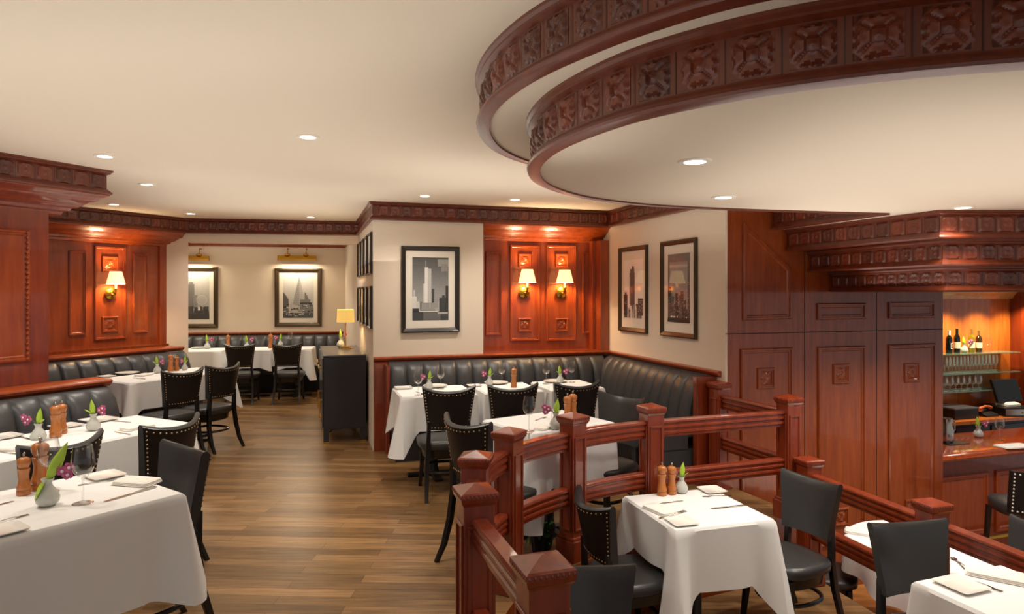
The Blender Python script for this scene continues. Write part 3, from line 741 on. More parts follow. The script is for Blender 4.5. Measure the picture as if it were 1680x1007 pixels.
# round table down by the bar
c8 = (3.10, 4.95); r8 = .53
t = thing('round_pedestal_table', 'round table under white cloth on the bar floor behind the island rail', 'table', (*c8, BAR), 0, 'white clothed dining tables')
obj('tabletop', MB().lathe([(.001, .72), (r8-.012, .72), (r8-.012, .755), (.001, .755)], 40), EBON, t)
obj('column', MB().lathe([(.05, .03), (.04, .08), (.04, .7), (.1, .719)], 18), EBON, t)
obj('base', MB().box((-.3, -.035, 0), (.3, .035, .03)).box((-.035, -.3, 0), (.035, .3, .03)), EBON, t, smooth=0)
L = [];  n = 120
for k, tt in enumerate((0, .05, .15, .35, .6, .8, 1)):
    row = []
    for i in range(n):
        a = 2*PI*i/n; fold = math.sin(a*11+.5*math.sin(3*a))
        rad = r8+.006*(k > 0)+tt*(.02+.022*fold)-(.012 if k == 0 else 0)
        row.append((rad*math.cos(a), rad*math.sin(a), TOP-tt*(.31+.085*math.sin(a*2-1.2)+.015*fold)))
    L.append(row)
m = MB().loops(L, True, False, False); m.add(L[0], [tuple(range(n))])
o = obj('tablecloth', m, CLOTH, smooth=50); o.location = (*c8, BAR); tag(o, 'round white tablecloth on the bar floor, seen behind the island rail', 'tablecloth', 'white tablecloths')
# ------------------------------------------------------------------ railings
POST_Z = .905
def rail_thing(name, label, zero, posts, paths, zoff):
    t = thing(name, label, 'railing', (posts[0][0], posts[0][1], zoff))
    for (x, y, a) in posts:
        M = Matrix.Translation((x, y, zoff)) @ Matrix.Rotation(a, 4, 'Z')
        h = .061; mb = MB().box((-h, -h, 0), (h, h, .86), 0, M)
        mb.box((-.078, -.078, 0), (.078, .078, .13), 0, M); mb.box((-.07, -.07, .13), (.07, .07, .15), 0, M)
        pz = part(t, 'post', mb, MAHOG, smooth=0, bevel=.005)
        mb = MB()
        for k in range(4):
            R_ = M @ Matrix.Rotation(k*PI/2, 4, 'Z')
            for lo, hi in (((-.047, .06, .19), (-.034, .069, .76)), ((.034, .06, .19), (.047, .069, .76)), ((-.047, .06, .75), (.047, .069, .763)), ((-.047, .06, .187), (.047, .069, .2))): mb.box(lo, hi, 0, R_)
        part(t, 'post_moulding', mb, MAHOG, smooth=0, bevel=.003).parent = pz
        mb = MB(); c = .0745
        def sq(r, z): return [(-r, -r, z), (r, -r, z), (r, r, z), (-r, r, z)]
        mb.loops([sq(.062, .835), sq(.067, .845), sq(.071, .85), sq(c, .866), sq(c, .882), sq(c-.008, .887), sq(.004, .908)], True, True, True, 0, M)
        for k in range(4):
            R_ = M @ Matrix.Rotation(k*PI/2, 4, 'Z')
            for i in range(9):
                mb.lathe([(.001, -.009), (.004, -.005), (.0055, .001), (.004, .006), (.001, .009)], 6, 0, R_ @ Matrix.Translation((-.066+.0165*i, .073, .873)))
        part(t, 'post_cap', mb, MAHOG, smooth=12)
    prof = [(-.026, .79), (.026, .79), (.032, .782), (.032, .772), (.022, .765), (.022, .752), (.029, .747), (.029, .735), (.018, .729), (.018, .716), (.026, .711), (.026, .698), (.016, .69), (.016, .675), (-.016, .675), (-.016, .69), (-.026, .698), (-.026, .711), (-.018, .716), (-.018, .729), (-.029, .735), (-.029, .747), (-.022, .752), (-.022, .765), (-.032, .772), (-.032, .782)]
    for path in paths:
        for dz in (0, -.345):
            part(t, 'rail', MB().sweep(path, [(o, z+dz+zoff) for o, z in prof], 1), MAHOG, smooth=40)
    return t
def trim_path(path, d=.055):
    p = [Vector(q) for q in path]
    a = p[0]+(p[1]-p[0]).normalized()*min(d, (p[1]-p[0]).length*.9); b = p[-1]+(p[-2]-p[-1]).normalized()*min(d, (p[-1]-p[-2]).length*.9)
    return [tuple(a)]+[tuple(x) for x in p[1:-1]]+[tuple(b)]
posts = []
for k, q in enumerate(Q):
    a = Q[max(0, k-1)]; c = Q[min(len(Q)-1, k+1)]
    if k == 6: a = Q[5]; c = (Q[6][0]+.954, Q[6][1]+.301)
    if k == 1: a, c = Q[0], Q[1]
    if k == 0: a, c = Q[0], Q[1]
    if k == 5: a, c = Q[5], Q[6]
    posts.append((*q, math.atan2(c[1]-a[1], c[0]-a[0])))
rail_thing('curved_railing', 'curved mahogany two-rail balustrade with square capped posts edging the raised floor', 0, posts, [trim_path(railpath[k]) for k in range(7)], 0)
a2 = math.atan2(S2[1]-S1[1], S2[0]-S1[0])
rail_thing('straight_railing', 'straight mahogany two-rail balustrade sloping across in front of the bar round table', 0, [(*S1, a2), (*S2, a2), (*S3, a2)], [trim_path([S1, S2]), trim_path([S2, S3])], ISL)
# leafy plant under the railed table
def leafmb(mb, base, dirx, diry, ln, wd, rise, droop, m=0):
    d = Vector((dirx, diry, 0)).normalized(); s_ = Vector((-d.y, d.x, 0)); K = 7; rows = []
    for k in range(K+1):
        f = k/K; p = Vector(base)+d*ln*f*(1-.25*f)+Vector((0, 0, rise*f-droop*f*f)); ww = wd*math.sin(PI*min(1, f*.96+.04))**.8/2
        rows.append([p-s_*ww+Vector((0, 0, ww*.3)), p, p+s_*ww+Vector((0, 0, ww*.3))])
    vs = [q for r in rows for q in r]; fs = []
    for k in range(K):
        for i in range(2): a = k*3+i; fs.append((a, a+1, a+4, a+3))
    mb.add(vs, fs, m)
p = at(893, 893, 0)
t = thing('potted_plant', 'dark green leafy plant on the floor under the table behind the tall railing post', 'plant', (.19, 4.24, 0))
obj('pot', MB().lathe([(.06, 0), (.085, .10), (.08, .10), (.07, .09), (.001, .09)], 18), BLACK, t)
b = MB()
for k in range(22):
    a = RND.uniform(0, 2*PI); leafmb(b, (0, 0, .09), math.cos(a), math.sin(a), RND.uniform(.08, .16), .05, RND.uniform(.05, .2), RND.uniform(.05, .18))
obj('foliage', b, LEAFD, t)
# ------------------------------------------------------------------ pictures
def gr(v, warm=.04):
    v = max(0, min(1, v)); return (v*(1+warm), v, v*(1-warm*1.4))
def art_river(q):
    for k in range(30): q(0, k/30, 1, (k+1)/30, .62-.05*(k*0.3333) if (k*0.3333) > 2 else .55-.03*(k*0.3333))
    q(.7, .86, 1, .97, .42); q(.8, .78, .98, .9, .36)
    q(0, .12, .12, .38, .78); q(.03, .38, .07, .48, .7); q(.1, .14, .22, .3, .7)
    q(.3, .16, .42, .58, .82); q(.34, .58, .44, .84, .86); q(.42, .16, .52, .82, .60); q(.365, .84, .375, .95, .7); q(.31, .16, .33, .58, .6)
    q(.25, .15, .62, .28, .38); q(.2, .15, .27, .3, .3); q(.53, .28, .6, .5, .1); q(.61, .2, .7, .38, .42); q(.74, .1, .92, .36, .09); q(.82, .36, .9, .4, .1); q(.92, .1, 1, .55, .06)
    q(0, 0, 1, .14, .1); q(.3, 0, .78, .13, .22); q(0, .13, .18, .19, .05); q(.2, .135, .7, .15, .75); q(.7, .1, .98, .13, .55)
    for k in range(9): q(.26+.04*k, .17, .275+.04*k, .27, .5)
    for k in range(14): q(.345, .6+k*.017, .43, .606+k*.017, .72)
def art_slim(q):
    for k in range(30): q(0, k/30, 1, (k+1)/30, .9+.005*(k*0.2667))
    q(.3, .05, .58, .78, .17); q(.34, .78, .56, .84, .19); q(.42, .84, .54, .89, .2); q(.3, .05, .36, .78, .28)
    rr = random.Random(5)
    for k in range(46):
        x = rr.uniform(0, .95); y = rr.uniform(0, .2); q(x, 0, x+rr.uniform(.04, .1), y+.05, rr.choice([.05, .12, .25, .5, .65, .8]))
    q(0, .05, .2, .4, .1); q(.05, .4, .15, .44, .12); q(.75, .05, 1, .34, .12)
    for k in range(30):
        x = rr.choice([rr.uniform(0, .18), rr.uniform(.75, .96)]); y = rr.uniform(.05, .36 if x < .5 else .3); q(x, y, x+.04, y+.012, .45)
def art_night(q):
    for k in range(30): q(0, k/30, 1, (k+1)/30, .10+.025*(k*0.2667))
    q(.08, .2, .9, .88, .42); q(.08, .8, .9, .84, .55)
    rr = random.Random(9)
    for k in range(15): x = rr.uniform(0, .85); q(x, .05, x+rr.uniform(.08, .18), rr.uniform(.2, .55), rr.uniform(.06, .2))
    for k in range(240): x = rr.uniform(.02, .95); y = rr.uniform(.06, .58); q(x, y, x+.025, y+.006, rr.uniform(.3, .8))
    q(0, 0, 1, .06, .08)
    for k in range(10): x = rr.uniform(.1, .9); q(x, .07, x+.05, .09, .9)
def art_pyramid(q):
    for k in range(30): q(0, k/30, 1, (k+1)/30, .52+.03*(k*0.2667))
    for k in range(30):
        f = k/30; q(.30+.22*f, .3+.68*f*1.0, .74-.2*f, .3+.68*(f+1/30), .38 if k % 2 else .45)
    for k in range(30):
        f = k/30; q(.53, .3+.68*f, .74-.2*f, .3+.68*(f+1/30), .5 if k % 2 else .56)
    for k in range(9): q(.02*k, .1, .02*k+.02, .62-.02*k, .14 if k % 2 else .24)
    for k in range(16): f = k/16; q(.72+.0*f, .12, .99, .12, .1); q(.70+.018*k, .1, .735+.018*k, .62-.025*k, .14 if k % 2 else .4)
    q(.55, .2, .9, .45, .3); q(.55, .33, .95, .37, .08); q(0, 0, 1, .12, .14)
    rr = random.Random(3)
    for k in range(70): x = rr.uniform(0, .93); y = rr.uniform(.04, .32); q(x, y, x+rr.uniform(.02, .12), y+rr.uniform(.008, .03), rr.choice([.05, .1, .3, .6, .75]))
def art_park(q):
    for k in range(30): q(0, k/30, 1, (k+1)/30, .42+.035*(k*0.2667))
    q(.3, .25, .5, .8, .3); q(.32, .8, .46, .85, .33); q(.46, .3, .6, .55, .36)
    rr = random.Random(4)
    for k in range(40):
        a = 2*PI*k/40; q(.74+.17*math.cos(a)-.008, .44+.10*math.sin(a)-.006, .74+.17*math.cos(a)+.012, .44+.10*math.sin(a)+.006, .75)
        q(.74+.10*math.cos(a)-.008, .44+.06*math.sin(a)-.006, .74+.10*math.cos(a)+.012, .44+.06*math.sin(a)+.006, .6)
    for k in range(60): x = rr.uniform(0, .9); y = rr.uniform(.1, .3); q(x, .08, x+.1, y, rr.uniform(.06, .16))
    q(0, 0, 1, .12, .08); q(.62, .2, .7, .28, .8)
def art_sepia(q):
    rr = random.Random(RND.random())
    for k in range(30): q(0, k/30, 1, (k+1)/30, .45+.04*(k*0.2667))
    for k in range(10): x = rr.uniform(0, .85); q(x, 0, x+rr.uniform(.08, .15), rr.uniform(.15, .6), rr.uniform(.1, .35))
def picture(w, a0, a1, z0, z1, fw, mw, mh, art, label, frame, cat='picture', name='framed_picture', group=None, depth=.03):
    c = w.pt((a0+a1)/2, z0, 0); t = thing(name, label, cat, c, 0, group)
    b = MB(); pr = [(0, .002), (0, depth), (fw*.25, depth+.006), (fw*.8, depth-.006), (fw, depth-.014), (fw, .004)]
    L = [[w.pt(a, z, o) for a, z in (inset([(a0, z0), (a1, z0), (a1, z1), (a0, z1)], i) if i else [(a0, z0), (a1, z0), (a1, z1), (a0, z1)])] for i, o in pr]
    b.loops(L, True, False, False); part(t, 'frame', b, frame, smooth=20)
    x0, x1, y0, y1 = a0+fw*.9, a1-fw*.9, z0+fw*.9, z1-fw*.9
    b = MB(); w.box(b, x0, x1, y0, y1, .003, .008); part(t, 'mat_board', b, MATB, smooth=0)
    px0, px1, py0, py1 = x0+mw, x1-mw, y0+mh, y1-mh*.9; b = MB(); dep = [.0085]
    def q(u0, v0, u1, v1, g):
        u0, u1 = sorted((max(0, min(1, u0)), max(0, min(1, u1)))); v0, v1 = sorted((max(0, min(1, v0)), max(0, min(1, v1))))
        if u1-u0 < 1e-4 or v1-v0 < 1e-4: return
        dep[0] += .000012; X0, X1 = px0+(px1-px0)*u0, px0+(px1-px0)*u1; Y0, Y1 = py0+(py1-py0)*v0, py0+(py1-py0)*v1
        b.add([w.pt(X0, Y0, dep[0]), w.pt(X1, Y0, dep[0]), w.pt(X1, Y1, dep[0]), w.pt(X0, Y1, dep[0])], [(0, 1, 2, 3)], 0, gr(g**1.35))
    art(q); part(t, 'print', b, PRINT, smooth=0)
    b = MB(); b.add([w.pt(x0, y0, depth-.013), w.pt(x1, y0, depth-.013), w.pt(x1, y1, depth-.013), w.pt(x0, y1, depth-.013)], [(0, 1, 2, 3)]); part(t, 'glass', b, PANE, smooth=0)
    return t
def picpx(w, x0, x1, yt, yb, *a, **k):
    xm = (x0+x1)/2; a0 = w.px(x0, yt)[0]; a1 = w.px(x1, yt)[0]
    return picture(w, a0, a1, w.px(xm, yb)[1], w.px(xm, yt)[1], *a, **k)
picpx(wb, 658, 753, 404, 545, .048, .075, .085, art_river, 'black framed black and white photograph of a pale tower by a river', FRAMEB)
picpx(wr, 1018, 1064, 404.5, 544.5, .045, .06, .11, art_slim, 'bronze framed photograph of one slim dark tower against a pale sky', FRAMEZ)
picpx(wr, 1087, 1145, 393.3, 553.3, .045, .075, .1, art_night, 'bronze framed photograph of a dark city skyline at night, sconces reflected in it', FRAMEZ)
picpx(wa, 451, 528, 440, 535.5, .07, .075, .085, art_pyramid, 'framed photograph of a tapering pyramid tower over the alcove bench', FRAMEZ)
picpx(wa, 280, 358, 438, 538, .07, .075, .085, art_park, 'framed photograph with a round wheel and trees, cut by the white opening jamb', FRAMEZ)
for row, (zt, zb) in enumerate(((2.29, 1.85), (1.72, 1.27))):
    for k in range(4):
        s1 = 4.843-.04-k*.455; where = ['next to the wall corner', 'second from the wall corner', 'third from the wall corner', 'closest to the alcove'][k]
        picture(wg, s1-.42, s1, zb, zt, .022, .08, .08, art_sepia, 'gallery wall picture in a thin dark frame, %s row, %s' % (['upper', 'lower'][row], where), FRAMEB, group='gallery wall frames', depth=.022)
# ------------------------------------------------------------------ lights on the walls
def sconce(w, px, py, label, pow_=14):
    a, z = w.px(px, py)                                         # centre of the back plate
    t = thing('wall_sconce', label, 'sconce', w.pt(a, z, .0), math.atan2(w.d[1], w.d[0]), 'brass wall sconces')
    Rx = Matrix.Rotation(PI/2, 4, 'X')
    obj('backplate', MB().lathe([(.066, .024), (.066, .034), (.05, .042), (.03, .05), (.012, .054), (.001, .055)], 8, 0, Rx, cap0=True), BRASS, t, smooth=25)
    obj('arm', MB().tube([(0, -.05, 0), (0, -.085, -.012), (0, -.12, -.005), (0, -.135, .03), (0, -.135, .05)], .009, 10).lathe([(.001, .045), (.022, .05), (.024, .058), (.001, .062)], 14, 0, Matrix.Translation((0, -.135, 0))), BRASS, t, smooth=50)
    obj('candle', MB().lathe([(.013, .06), (.013, .135), (.001, .136)], 12, 0, Matrix.Translation((0, -.135, 0))), CHINA, t)
    L = []
    for r, zz in ((.098, .115), (.088, .16), (.074, .215), (.062, .265)):
        L.append([((r+(.002 if i % 2 else 0))*math.cos(2*PI*i/48), -.135+(r+(.002 if i % 2 else 0))*math.sin(2*PI*i/48), zz) for i in range(48)])
    obj('shade', MB().loops(L, True, False, False), SHADE, t, smooth=0)
    p = Vector(w.pt(a, z, .135)); l = lamp('POINT', (p.x, p.y, z+.19), pow_, (1, .72, .42), shadow_soft_size=.03); 
    l.parent = t; l.location = (0, -.135, .19)
sconce(sconce_w, 179.5, 482, 'single brass candle sconce with cream shade on the panelled booth wall', 16)
sconce(wn, 859, 480, 'brass candle sconce with cream shade beside the river tower picture wall', 16)
sconce(wn, 919.5, 480, 'brass candle sconce with cream shade closer to the two bronze framed pictures', 16)
def piclight(x0, x1, yb, yt, posts, label):
    a0 = wa.px(x0, yb)[0]; a1 = wa.px(x1, yb)[0]; z0 = wa.px((x0+x1)/2, yb)[1]; z1 = wa.px((x0+x1)/2, yt)[1]
    t = thing('picture_light', label, 'picture light', wa.pt((a0+a1)/2, z0, .0), 0, 'brass picture lights')
    pr = [(.10, z0), (.19, z0), (.19, z0+.03), (.165, z1), (.125, z1), (.10, z0+.03)]
    part(t, 'hood', MB().loops([[wa.pt(a, z, o) for o, z in pr] for a in (a0, a1)], True, True, True), BRASS, smooth=20)
    b = MB()
    for x in posts:
        a = wa.px(x, yb)[0]
        b = MB().tube([wa.pt(a, z1-.01, .145), wa.pt(a, z1+.05, .145), wa.pt(a, z1+.12, .1), wa.pt(a, z1+.12, .003)], .009, 8)
        M = Matrix.Translation(wa.pt(a, z1, .145)); b.lathe([(.05, 0), (.045, .025), (.02, .035), (.001, .036)], 14, 0, M)
        part(t, 'arm', b, BRASS, smooth=50)
    d = bpy.data.lights.new('lamp', 'AREA'); d.shape = 'RECTANGLE'; d.size = a1-a0-.05; d.size_y = .05; d.energy = 8; d.color = (1, .85, .62)
    o = bpy.data.objects.new('lamp', d); COL.objects.link(o); o.location = wa.pt((a0+a1)/2, z0-.012, .145); o.rotation_euler = (math.radians(-14), 0, math.atan2(ALD[1], ALD[0]))
piclight(458, 521, 428, 420, (474, 504), 'wide brass picture light over the pyramid tower photograph')
piclight(285, 347, 428, 420, (300, 331), 'brass picture light over the park photograph, cut by the white jamb')
# ------------------------------------------------------------------ sideboard and what stands on it
t = thing('sideboard', 'charcoal lacquered sideboard with brass feet standing against the gallery wall', 'sideboard', (-2.055, 7.18, 0), math.atan2(.301, .954))
Wd, Dp, Tz = .455, 1.36, .963
obj('cabinet', MB().box((0, 0, .15), (Wd, Dp, Tz-.022)), NAVY, t, smooth=0, bevel=.004)
obj('top', MB().box((-.008, -.008, Tz-.02), (Wd, Dp+.004, Tz)), NAVYT, t, smooth=0, bevel=.005)
for x in (.0, Wd-.06):
    for y in (.0, Dp-.06):
        l = obj('leg', MB().box((x, y, .02), (x+.06, y+.06, .15)), NAVY, t, smooth=0); obj('foot', MB().box((x-.001, y-.001, 0), (x+.061, y+.061, .02)), BRASS, l, smooth=0)
obj('crossbar', MB().bar([(.05, .03, .10), (.05, .03, .11)], .01, .01).tube([(.05, .05, .11), (Wd-.05, Dp-.05, .05)], .008, 6).tube([(.05, Dp-.05, .11), (Wd-.05, .05, .05)], .008, 6), BRASS, t)
for k in range(2):
    y0 = .02+k*.67
    d = obj('drawer', MB().box((-.014, y0, .72), (-.001, y0+.65, .93)), NAVY, t, smooth=0, bevel=.002); obj('handle', MB().box((-.05, y0+.12, .80), (-.038, y0+.5, .815)).box((-.04, y0+.12, .80), (-.014, y0+.135, .815)).box((-.04, y0+.485, .80), (-.014, y0+.5, .815)), BRASS, d, smooth=0)
    d = obj('door', MB().box((-.014, y0, .17), (-.001, y0+.65, .71)), NAVY, t, smooth=0, bevel=.002); yy = y0+.05 if k else y0+.02
    obj('handle', MB().box((-.05, yy, .28), (-.038, yy+.015, .48)).box((-.04, yy, .28), (-.014, yy+.015, .295)).box((-.04, yy, .465), (-.014, yy+.015, .48)), BRASS, d, smooth=0)
p = at(567, 572, Tz)
t = thing('table_lamp', 'slim brass table lamp with yellow drum shade on the charcoal sideboard', 'lamp', p)
obj('base', MB().box((-.075, -.05, 0.001), (.075, .05, .012)).box((-.055, -.035, .012), (.055, .035, .03)), BRASS, t, smooth=0, bevel=.003)
obj('pole', MB().lathe([(.008, .03), (.008, .42), (.001, .421)], 10), BRASS, t)
obj('lamp_shade', MB().lathe([(.105, .325), (.10, .48)], 28, cap0=False, cap1=False), SHADEY, t)
l = lamp('POINT', (0, 0, .40), 7, (1, .75, .4), shadow_soft_size=.03); l.parent = t
# ------------------------------------------------------------------ small things on the tables
def vase_proto(kind):
    t = thing('orchid_vase', '-', 'vase')
    obj('vase', MB().lathe([(.001, .001), (.024, .001), (.036, .014), (.039, .03), (.032, .05), (.017, .07), (.014, .082), (.021, .098), (.018, .098), (.012, .084)], 20, cap1=False), VASEM, t, smooth=60)
    b = MB(); rr = random.Random(kind)
    def bud(base, tilt, az, ln, r):
        M = Matrix.Translation(base) @ Matrix.Rotation(az, 4, 'Z') @ Matrix.Rotation(tilt, 4, 'Y') @ Matrix.Diagonal((1, .62, 1, 1))
        b.lathe([(r*max(.02, math.sin(PI*min(1, (k/9)**.8*.97+.03))**.9), ln*k/9) for k in range(10)], 10, 0, M)
    sg = 1 if kind % 2 else -1
    if kind < 2:
        bud((0, 0, .088), sg*.12, 0, .095, .0165); leafmb(b, (0, 0, .09), sg*.8, -.3, .06, .024, .045, .01)
    else: bud((0, 0, .088), .42, 0, .15, .019); leafmb(b, (.0, -.01, .095), -.9, -.3, .05, .045, -.05, .02)
    obj('leaf', b, LEAF, t, smooth=60)
    fl = obj('flower_stem', MB().tube([(0, 0, .085), (-sg*.02, 0, .105), (-sg*.045, -.005, .118)], .0025, 6), LEAFD, t)
    b = MB()
    for (ox, oy, oz) in ((0, 0, 0), (-sg*.022, -.006, .012), (-sg*.016, .004, -.016)):
        c = (-sg*.045+ox, -.008+oy, .122+oz)
        for k in range(5):
            a = 2*PI*k/5+ox*40; d = .011
            b.lathe([(.001, -.004), (.007, -.002), (.009, .0), (.006, .003), (.001, .004)], 7, 0, Matrix.Translation((c[0]+d*math.cos(a), c[1]-.004, c[2]+d*math.sin(a))) @ Matrix.Rotation(PI/2, 4, 'X'))
        b.lathe([(.001, -.004), (.006, 0), (.001, .006)], 7, 1, Matrix.Translation((c[0], c[1]-.010, c[2])) @ Matrix.Rotation(PI/2, 4, 'X'))
    obj('blossom', b, [PINK, PINKW], t, smooth=60)
    return Proto(t)
VS = [vase_proto(0), vase_proto(1), vase_proto(2)]
def vase(px, py, z, label, kind=0, rot=0, sc=1):
    return VS[kind].put(at(px, py, z), rot, label, 'orchid bud vases', (sc,)*3)
def mill_proto():
    t = thing('pepper_mill', '-', 'pepper mill')
    obj('body', MB().lathe([(.001, .0005), (.029, .0005), (.03, .006), (.03, .02), (.027, .024), (.03, .028), (.03, .04), (.026, .047), (.022, .07), (.021, .09), (.025, .112), (.027, .122), (.022, .126), (.001, .126)], 20), MILLW, t, smooth=40)
    obj('head', MB().lathe([(.001, .1265), (.02, .1265), (.022, .132), (.027, .142), (.029, .155), (.026, .168), (.014, .176), (.001, .178)], 20), MILLW, t, smooth=50)
    obj('knob', MB().lathe([(.004, .176), (.004, .184), (.007, .188), (.005, .196), (.001, .198)], 10), STEEL, t, smooth=50)
    return Proto(t)
ML = mill_proto()
def mill(px, py, z, label, sc=1, rot=0): return ML.put(at(px, py, z), rot, label, 'turned wood pepper mills', (sc,)*3)
def glass_proto():
    t = thing('wine_glass', '-', 'wine glass')
    obj('bowl', MB().lathe([(.002, .095), (.015, .100), (.030, .115), (.0385, .137), (.0385, .16), (.034, .19), (.030, .214)], 24, cap0=False, cap1=False), GLASS, t, smooth=60)
    obj('stem', MB().lathe([(.0045, .003), (.0035, .03), (.0032, .08), (.005, .097)], 10, cap1=False), GLASS, t, smooth=60)
    obj('foot', MB().lathe([(.001, .001), (.035, .001), (.035, .0025), (.012, .004), (.004, .007)], 24, cap1=False), GLASS, t, smooth=40)
    return Proto(t)
WG = glass_proto()
def wine(px, py, z, label, sc=1): return WG.put(at(px, py, z), 0, label, 'clear stemmed wine glasses', (sc,)*3)
def flat(px0, py0, px1, py1, z):
    a, b = at(px0, py0, z), at(px1, py1, z); d = b-a; return (a+b)/2, math.atan2(d.y, d.x), d.length
kn = thing('table_knife', '-', 'knife'); obj('handle', MB().loops([[(x, -w, 0.0008), (x, w, .0008), (x, w, h), (x, -w, h)] for x, w, h in ((.01, .004, .004), (.04, .005, .006), (.1, .0065, .006), (.108, .004, .004))], True, True, True), STEEL, kn)
obj('blade', MB().loops([[(x, -w, .0012), (x, w*.8, .0012), (x, w*.8, .0025), (x, -w, .0025)] for x, w in ((.01, .004), (-.01, .0085), (-.07, .009), (-.1, .006), (-.112, .001))], True, True, True), STEEL, kn)
fk = thing('table_fork', '-', 'fork'); obj('handle', MB().loops([[(x, -w, z), (x, w, z), (x, w, z+.0025), (x, -w, z+.0025)] for x, w, z in ((.105, .007, .001), (.09, .0075, .001), (.03, .003, .004), (-.03, .0028, .006), (-.045, .009, .004))], True, True, True), STEEL, fk)
b = MB()
b.loops([[(x, -w, z), (x, w, z), (x, w, z+.002), (x, -w, z+.002)] for x, w, z in ((-.045, .009, .004), (-.06, .0125, .001), (-.07, .0125, .001))], True, True, True)
for k in range(4): y = -.0105+.007*k; b.box((-.102, y-.0017, .0015), (-.068, y+.0017, .0035))
obj('tines', b, STEEL, fk, smooth=0)
sp = thing('table_spoon', '-', 'spoon'); obj('handle', MB().loops([[(x, -w, z), (x, w, z), (x, w, z+.0025), (x, -w, z+.0025)] for x, w, z in ((.105, .007, .001), (.09, .0075, .001), (.03, .003, .004), (-.045, .003, .005))], True, True, True), STEEL, sp)
obj('bowl', MB().loops([[(-.07+.03*r*math.cos(a*PI/8), .02*r*math.sin(a*PI/8), .002+.006*r*r) for a in range(16)] for r in (.05, .4, .7, 1, .97)], True, True, False), STEEL, sp, smooth=60)
CUT = {'knife': (Proto(kn), 'steel table knives'), 'fork': (Proto(fk), 'steel table forks'), 'spoon': (Proto(sp), 'steel table spoons')}
def cut(kind, x0, y0, x1, y1, z, label):                     # from handle end to tip
    c, a, l = flat(x0, y0, x1, y1, z); k = max(.75, min(1.1, l/.215))
    CUT[kind][0].put(c, a+PI, label, CUT[kind][1], (k,)*3)
npk = thing('folded_napkin', '-', 'napkin')
m = MB(); rr = random.Random(2)
for k, (z0, z1, e) in enumerate(((.0005, .006, 0), (.0062, .0115, .003), (.0117, .018, .0055))):
    m.loops([rsq(.098-e, .056-e*.6, z0+.0005, 9, 24), rsq(.1-e, .058-e*.6, (z0+z1)/2, 9, 24), rsq(.097-e, .055-e*.6, z1, 9, 24), rsq(.05, .03, z1+.0012, 6, 24)], True, True, True)
obj('linen_fold', m, NAPK, npk, smooth=50)
NP = Proto(npk)
def napkin(x0, y0, x1, y1, z, label, sc=1):
    c, a, l = flat(x0, y0, x1, y1, z); NP.put(c, a, label, 'folded white napkins', (sc,)*3)
sq_ = thing('square_plate', '-', 'plate')
obj('dish', MB().loops([rsq(.055, .055, .001, 12, 32), rsq(.072, .072, .009, 12, 32), rsq(.073, .073, .012, 12, 32), rsq(.069, .069, .012, 12, 32), rsq(.052, .052, .005, 10, 32)], True, True, True), CHINA, sq_, smooth=50)
SQ = Proto(sq_)
def splate(px, py, z, label, rot=0, sc=1): SQ.put(at(px, py, z), rot, label, 'small square white plates', (sc,)*3)
rd = thing('round_plate', '-', 'plate')
obj('dish', MB().lathe([(.001, .001), (.07, .001), (.115, .014), (.117, .017), (.112, .017), (.07, .006), (.001, .006)], 36), CHINA, rd, smooth=50)
npd = MB().loops([rsq(.075, .045, .0075, 9, 24), rsq(.08, .05, .014, 9, 24), rsq(.076, .046, .022, 9, 24), rsq(.04, .02, .024, 6, 24)], True, True, True)
RDP = Proto(rd)
def rplate(px, py, z, label, rot=0): RDP.put(at(px, py, z), rot, label, 'round white plates')
Z1 = TOP+.001; ZI = ISL+TOP+.001; ZB = BAR+TOP+.001
r1, r2 = ang(.818, .575), ang(.888, .46)
# nearest table
mill(39, 811, Z1, 'orange brown pepper mill standing alone at the edge of the nearest table', .93)
mill(66, 803, Z1, 'taller orange brown pepper mill behind a wine glass on the nearest table', 1.2)
wine(136, 826, Z1, 'clear wine glass standing free on the nearest table beside the napkins', 1.15)
wine(80, 808, Z1, 'clear wine glass in front of the tall mill on the nearest table', 1.15)
vase(78, 829, Z1, 'vase with one long slanting lily leaf on the nearest table', 2, .5, 1.15)
napkin(192, 790, 258, 795, Z1, 'folded napkin by the knife near the corner of the nearest table')
splate(172, 782, Z1, 'square plate at the far edge of the nearest table behind a wine glass', r1)
cut('knife', 259, 798, 168, 824, Z1, 'knife beside the folded napkin on the nearest table')
cut('fork', 138, 795, 184, 788, Z1, 'fork between the square plate and the napkin on the nearest table')
cut('fork', -22, 862, 41, 846, Z1, 'fork at the front edge of the nearest table')
cut('knife', -40, 838, 11, 825, Z1, 'knife tip lying left of the lone pepper mill on the nearest table')
splate(2, 873, Z1, 'square plate cut by the picture edge on the nearest table', r1)
# booth table behind it
vase(63, 724, Z1, 'orchid vase with upright leaf beside the paired mills on the nearest booth table', 1, 0, 1.1)
vase(153, 706, Z1, 'orchid vase with pink bloom at the far end of the nearest booth table', 0, 0, 1.1)
mill(91, 717, Z1, 'pepper mill of the touching pair on the nearest booth table, the front one', 1.1)
mill(101, 711, Z1, 'pepper mill of the touching pair on the nearest booth table, the rear one', 1.05)
splate(162, 690, Z1, 'square plate behind the pink orchid on the nearest booth table', r2, 1.3)
splate(108, 700, Z1, 'square plate behind the mills on the nearest booth table', r2, 1.1)
napkin(206, 706, 244, 699, Z1, 'folded napkin close to the aisle chair on the nearest booth table')
napkin(20, 738, 46, 730, Z1, 'folded napkin at the aisle side near the picture edge on the nearest booth table')
splate(4, 718, Z1, 'square plate cut by the picture edge on the nearest booth table', r2, 1.2)
cut('knife', 186, 691, 211, 692.5, Z1, 'knife beside the square plate at the far end of the nearest booth table')
cut('knife', 213, 713, 188, 708, Z1, 'knife beside the folded napkin by the aisle chair')
cut('knife', 26, 715, 54, 722, Z1, 'knife left of the upright leaf vase on the nearest booth table')
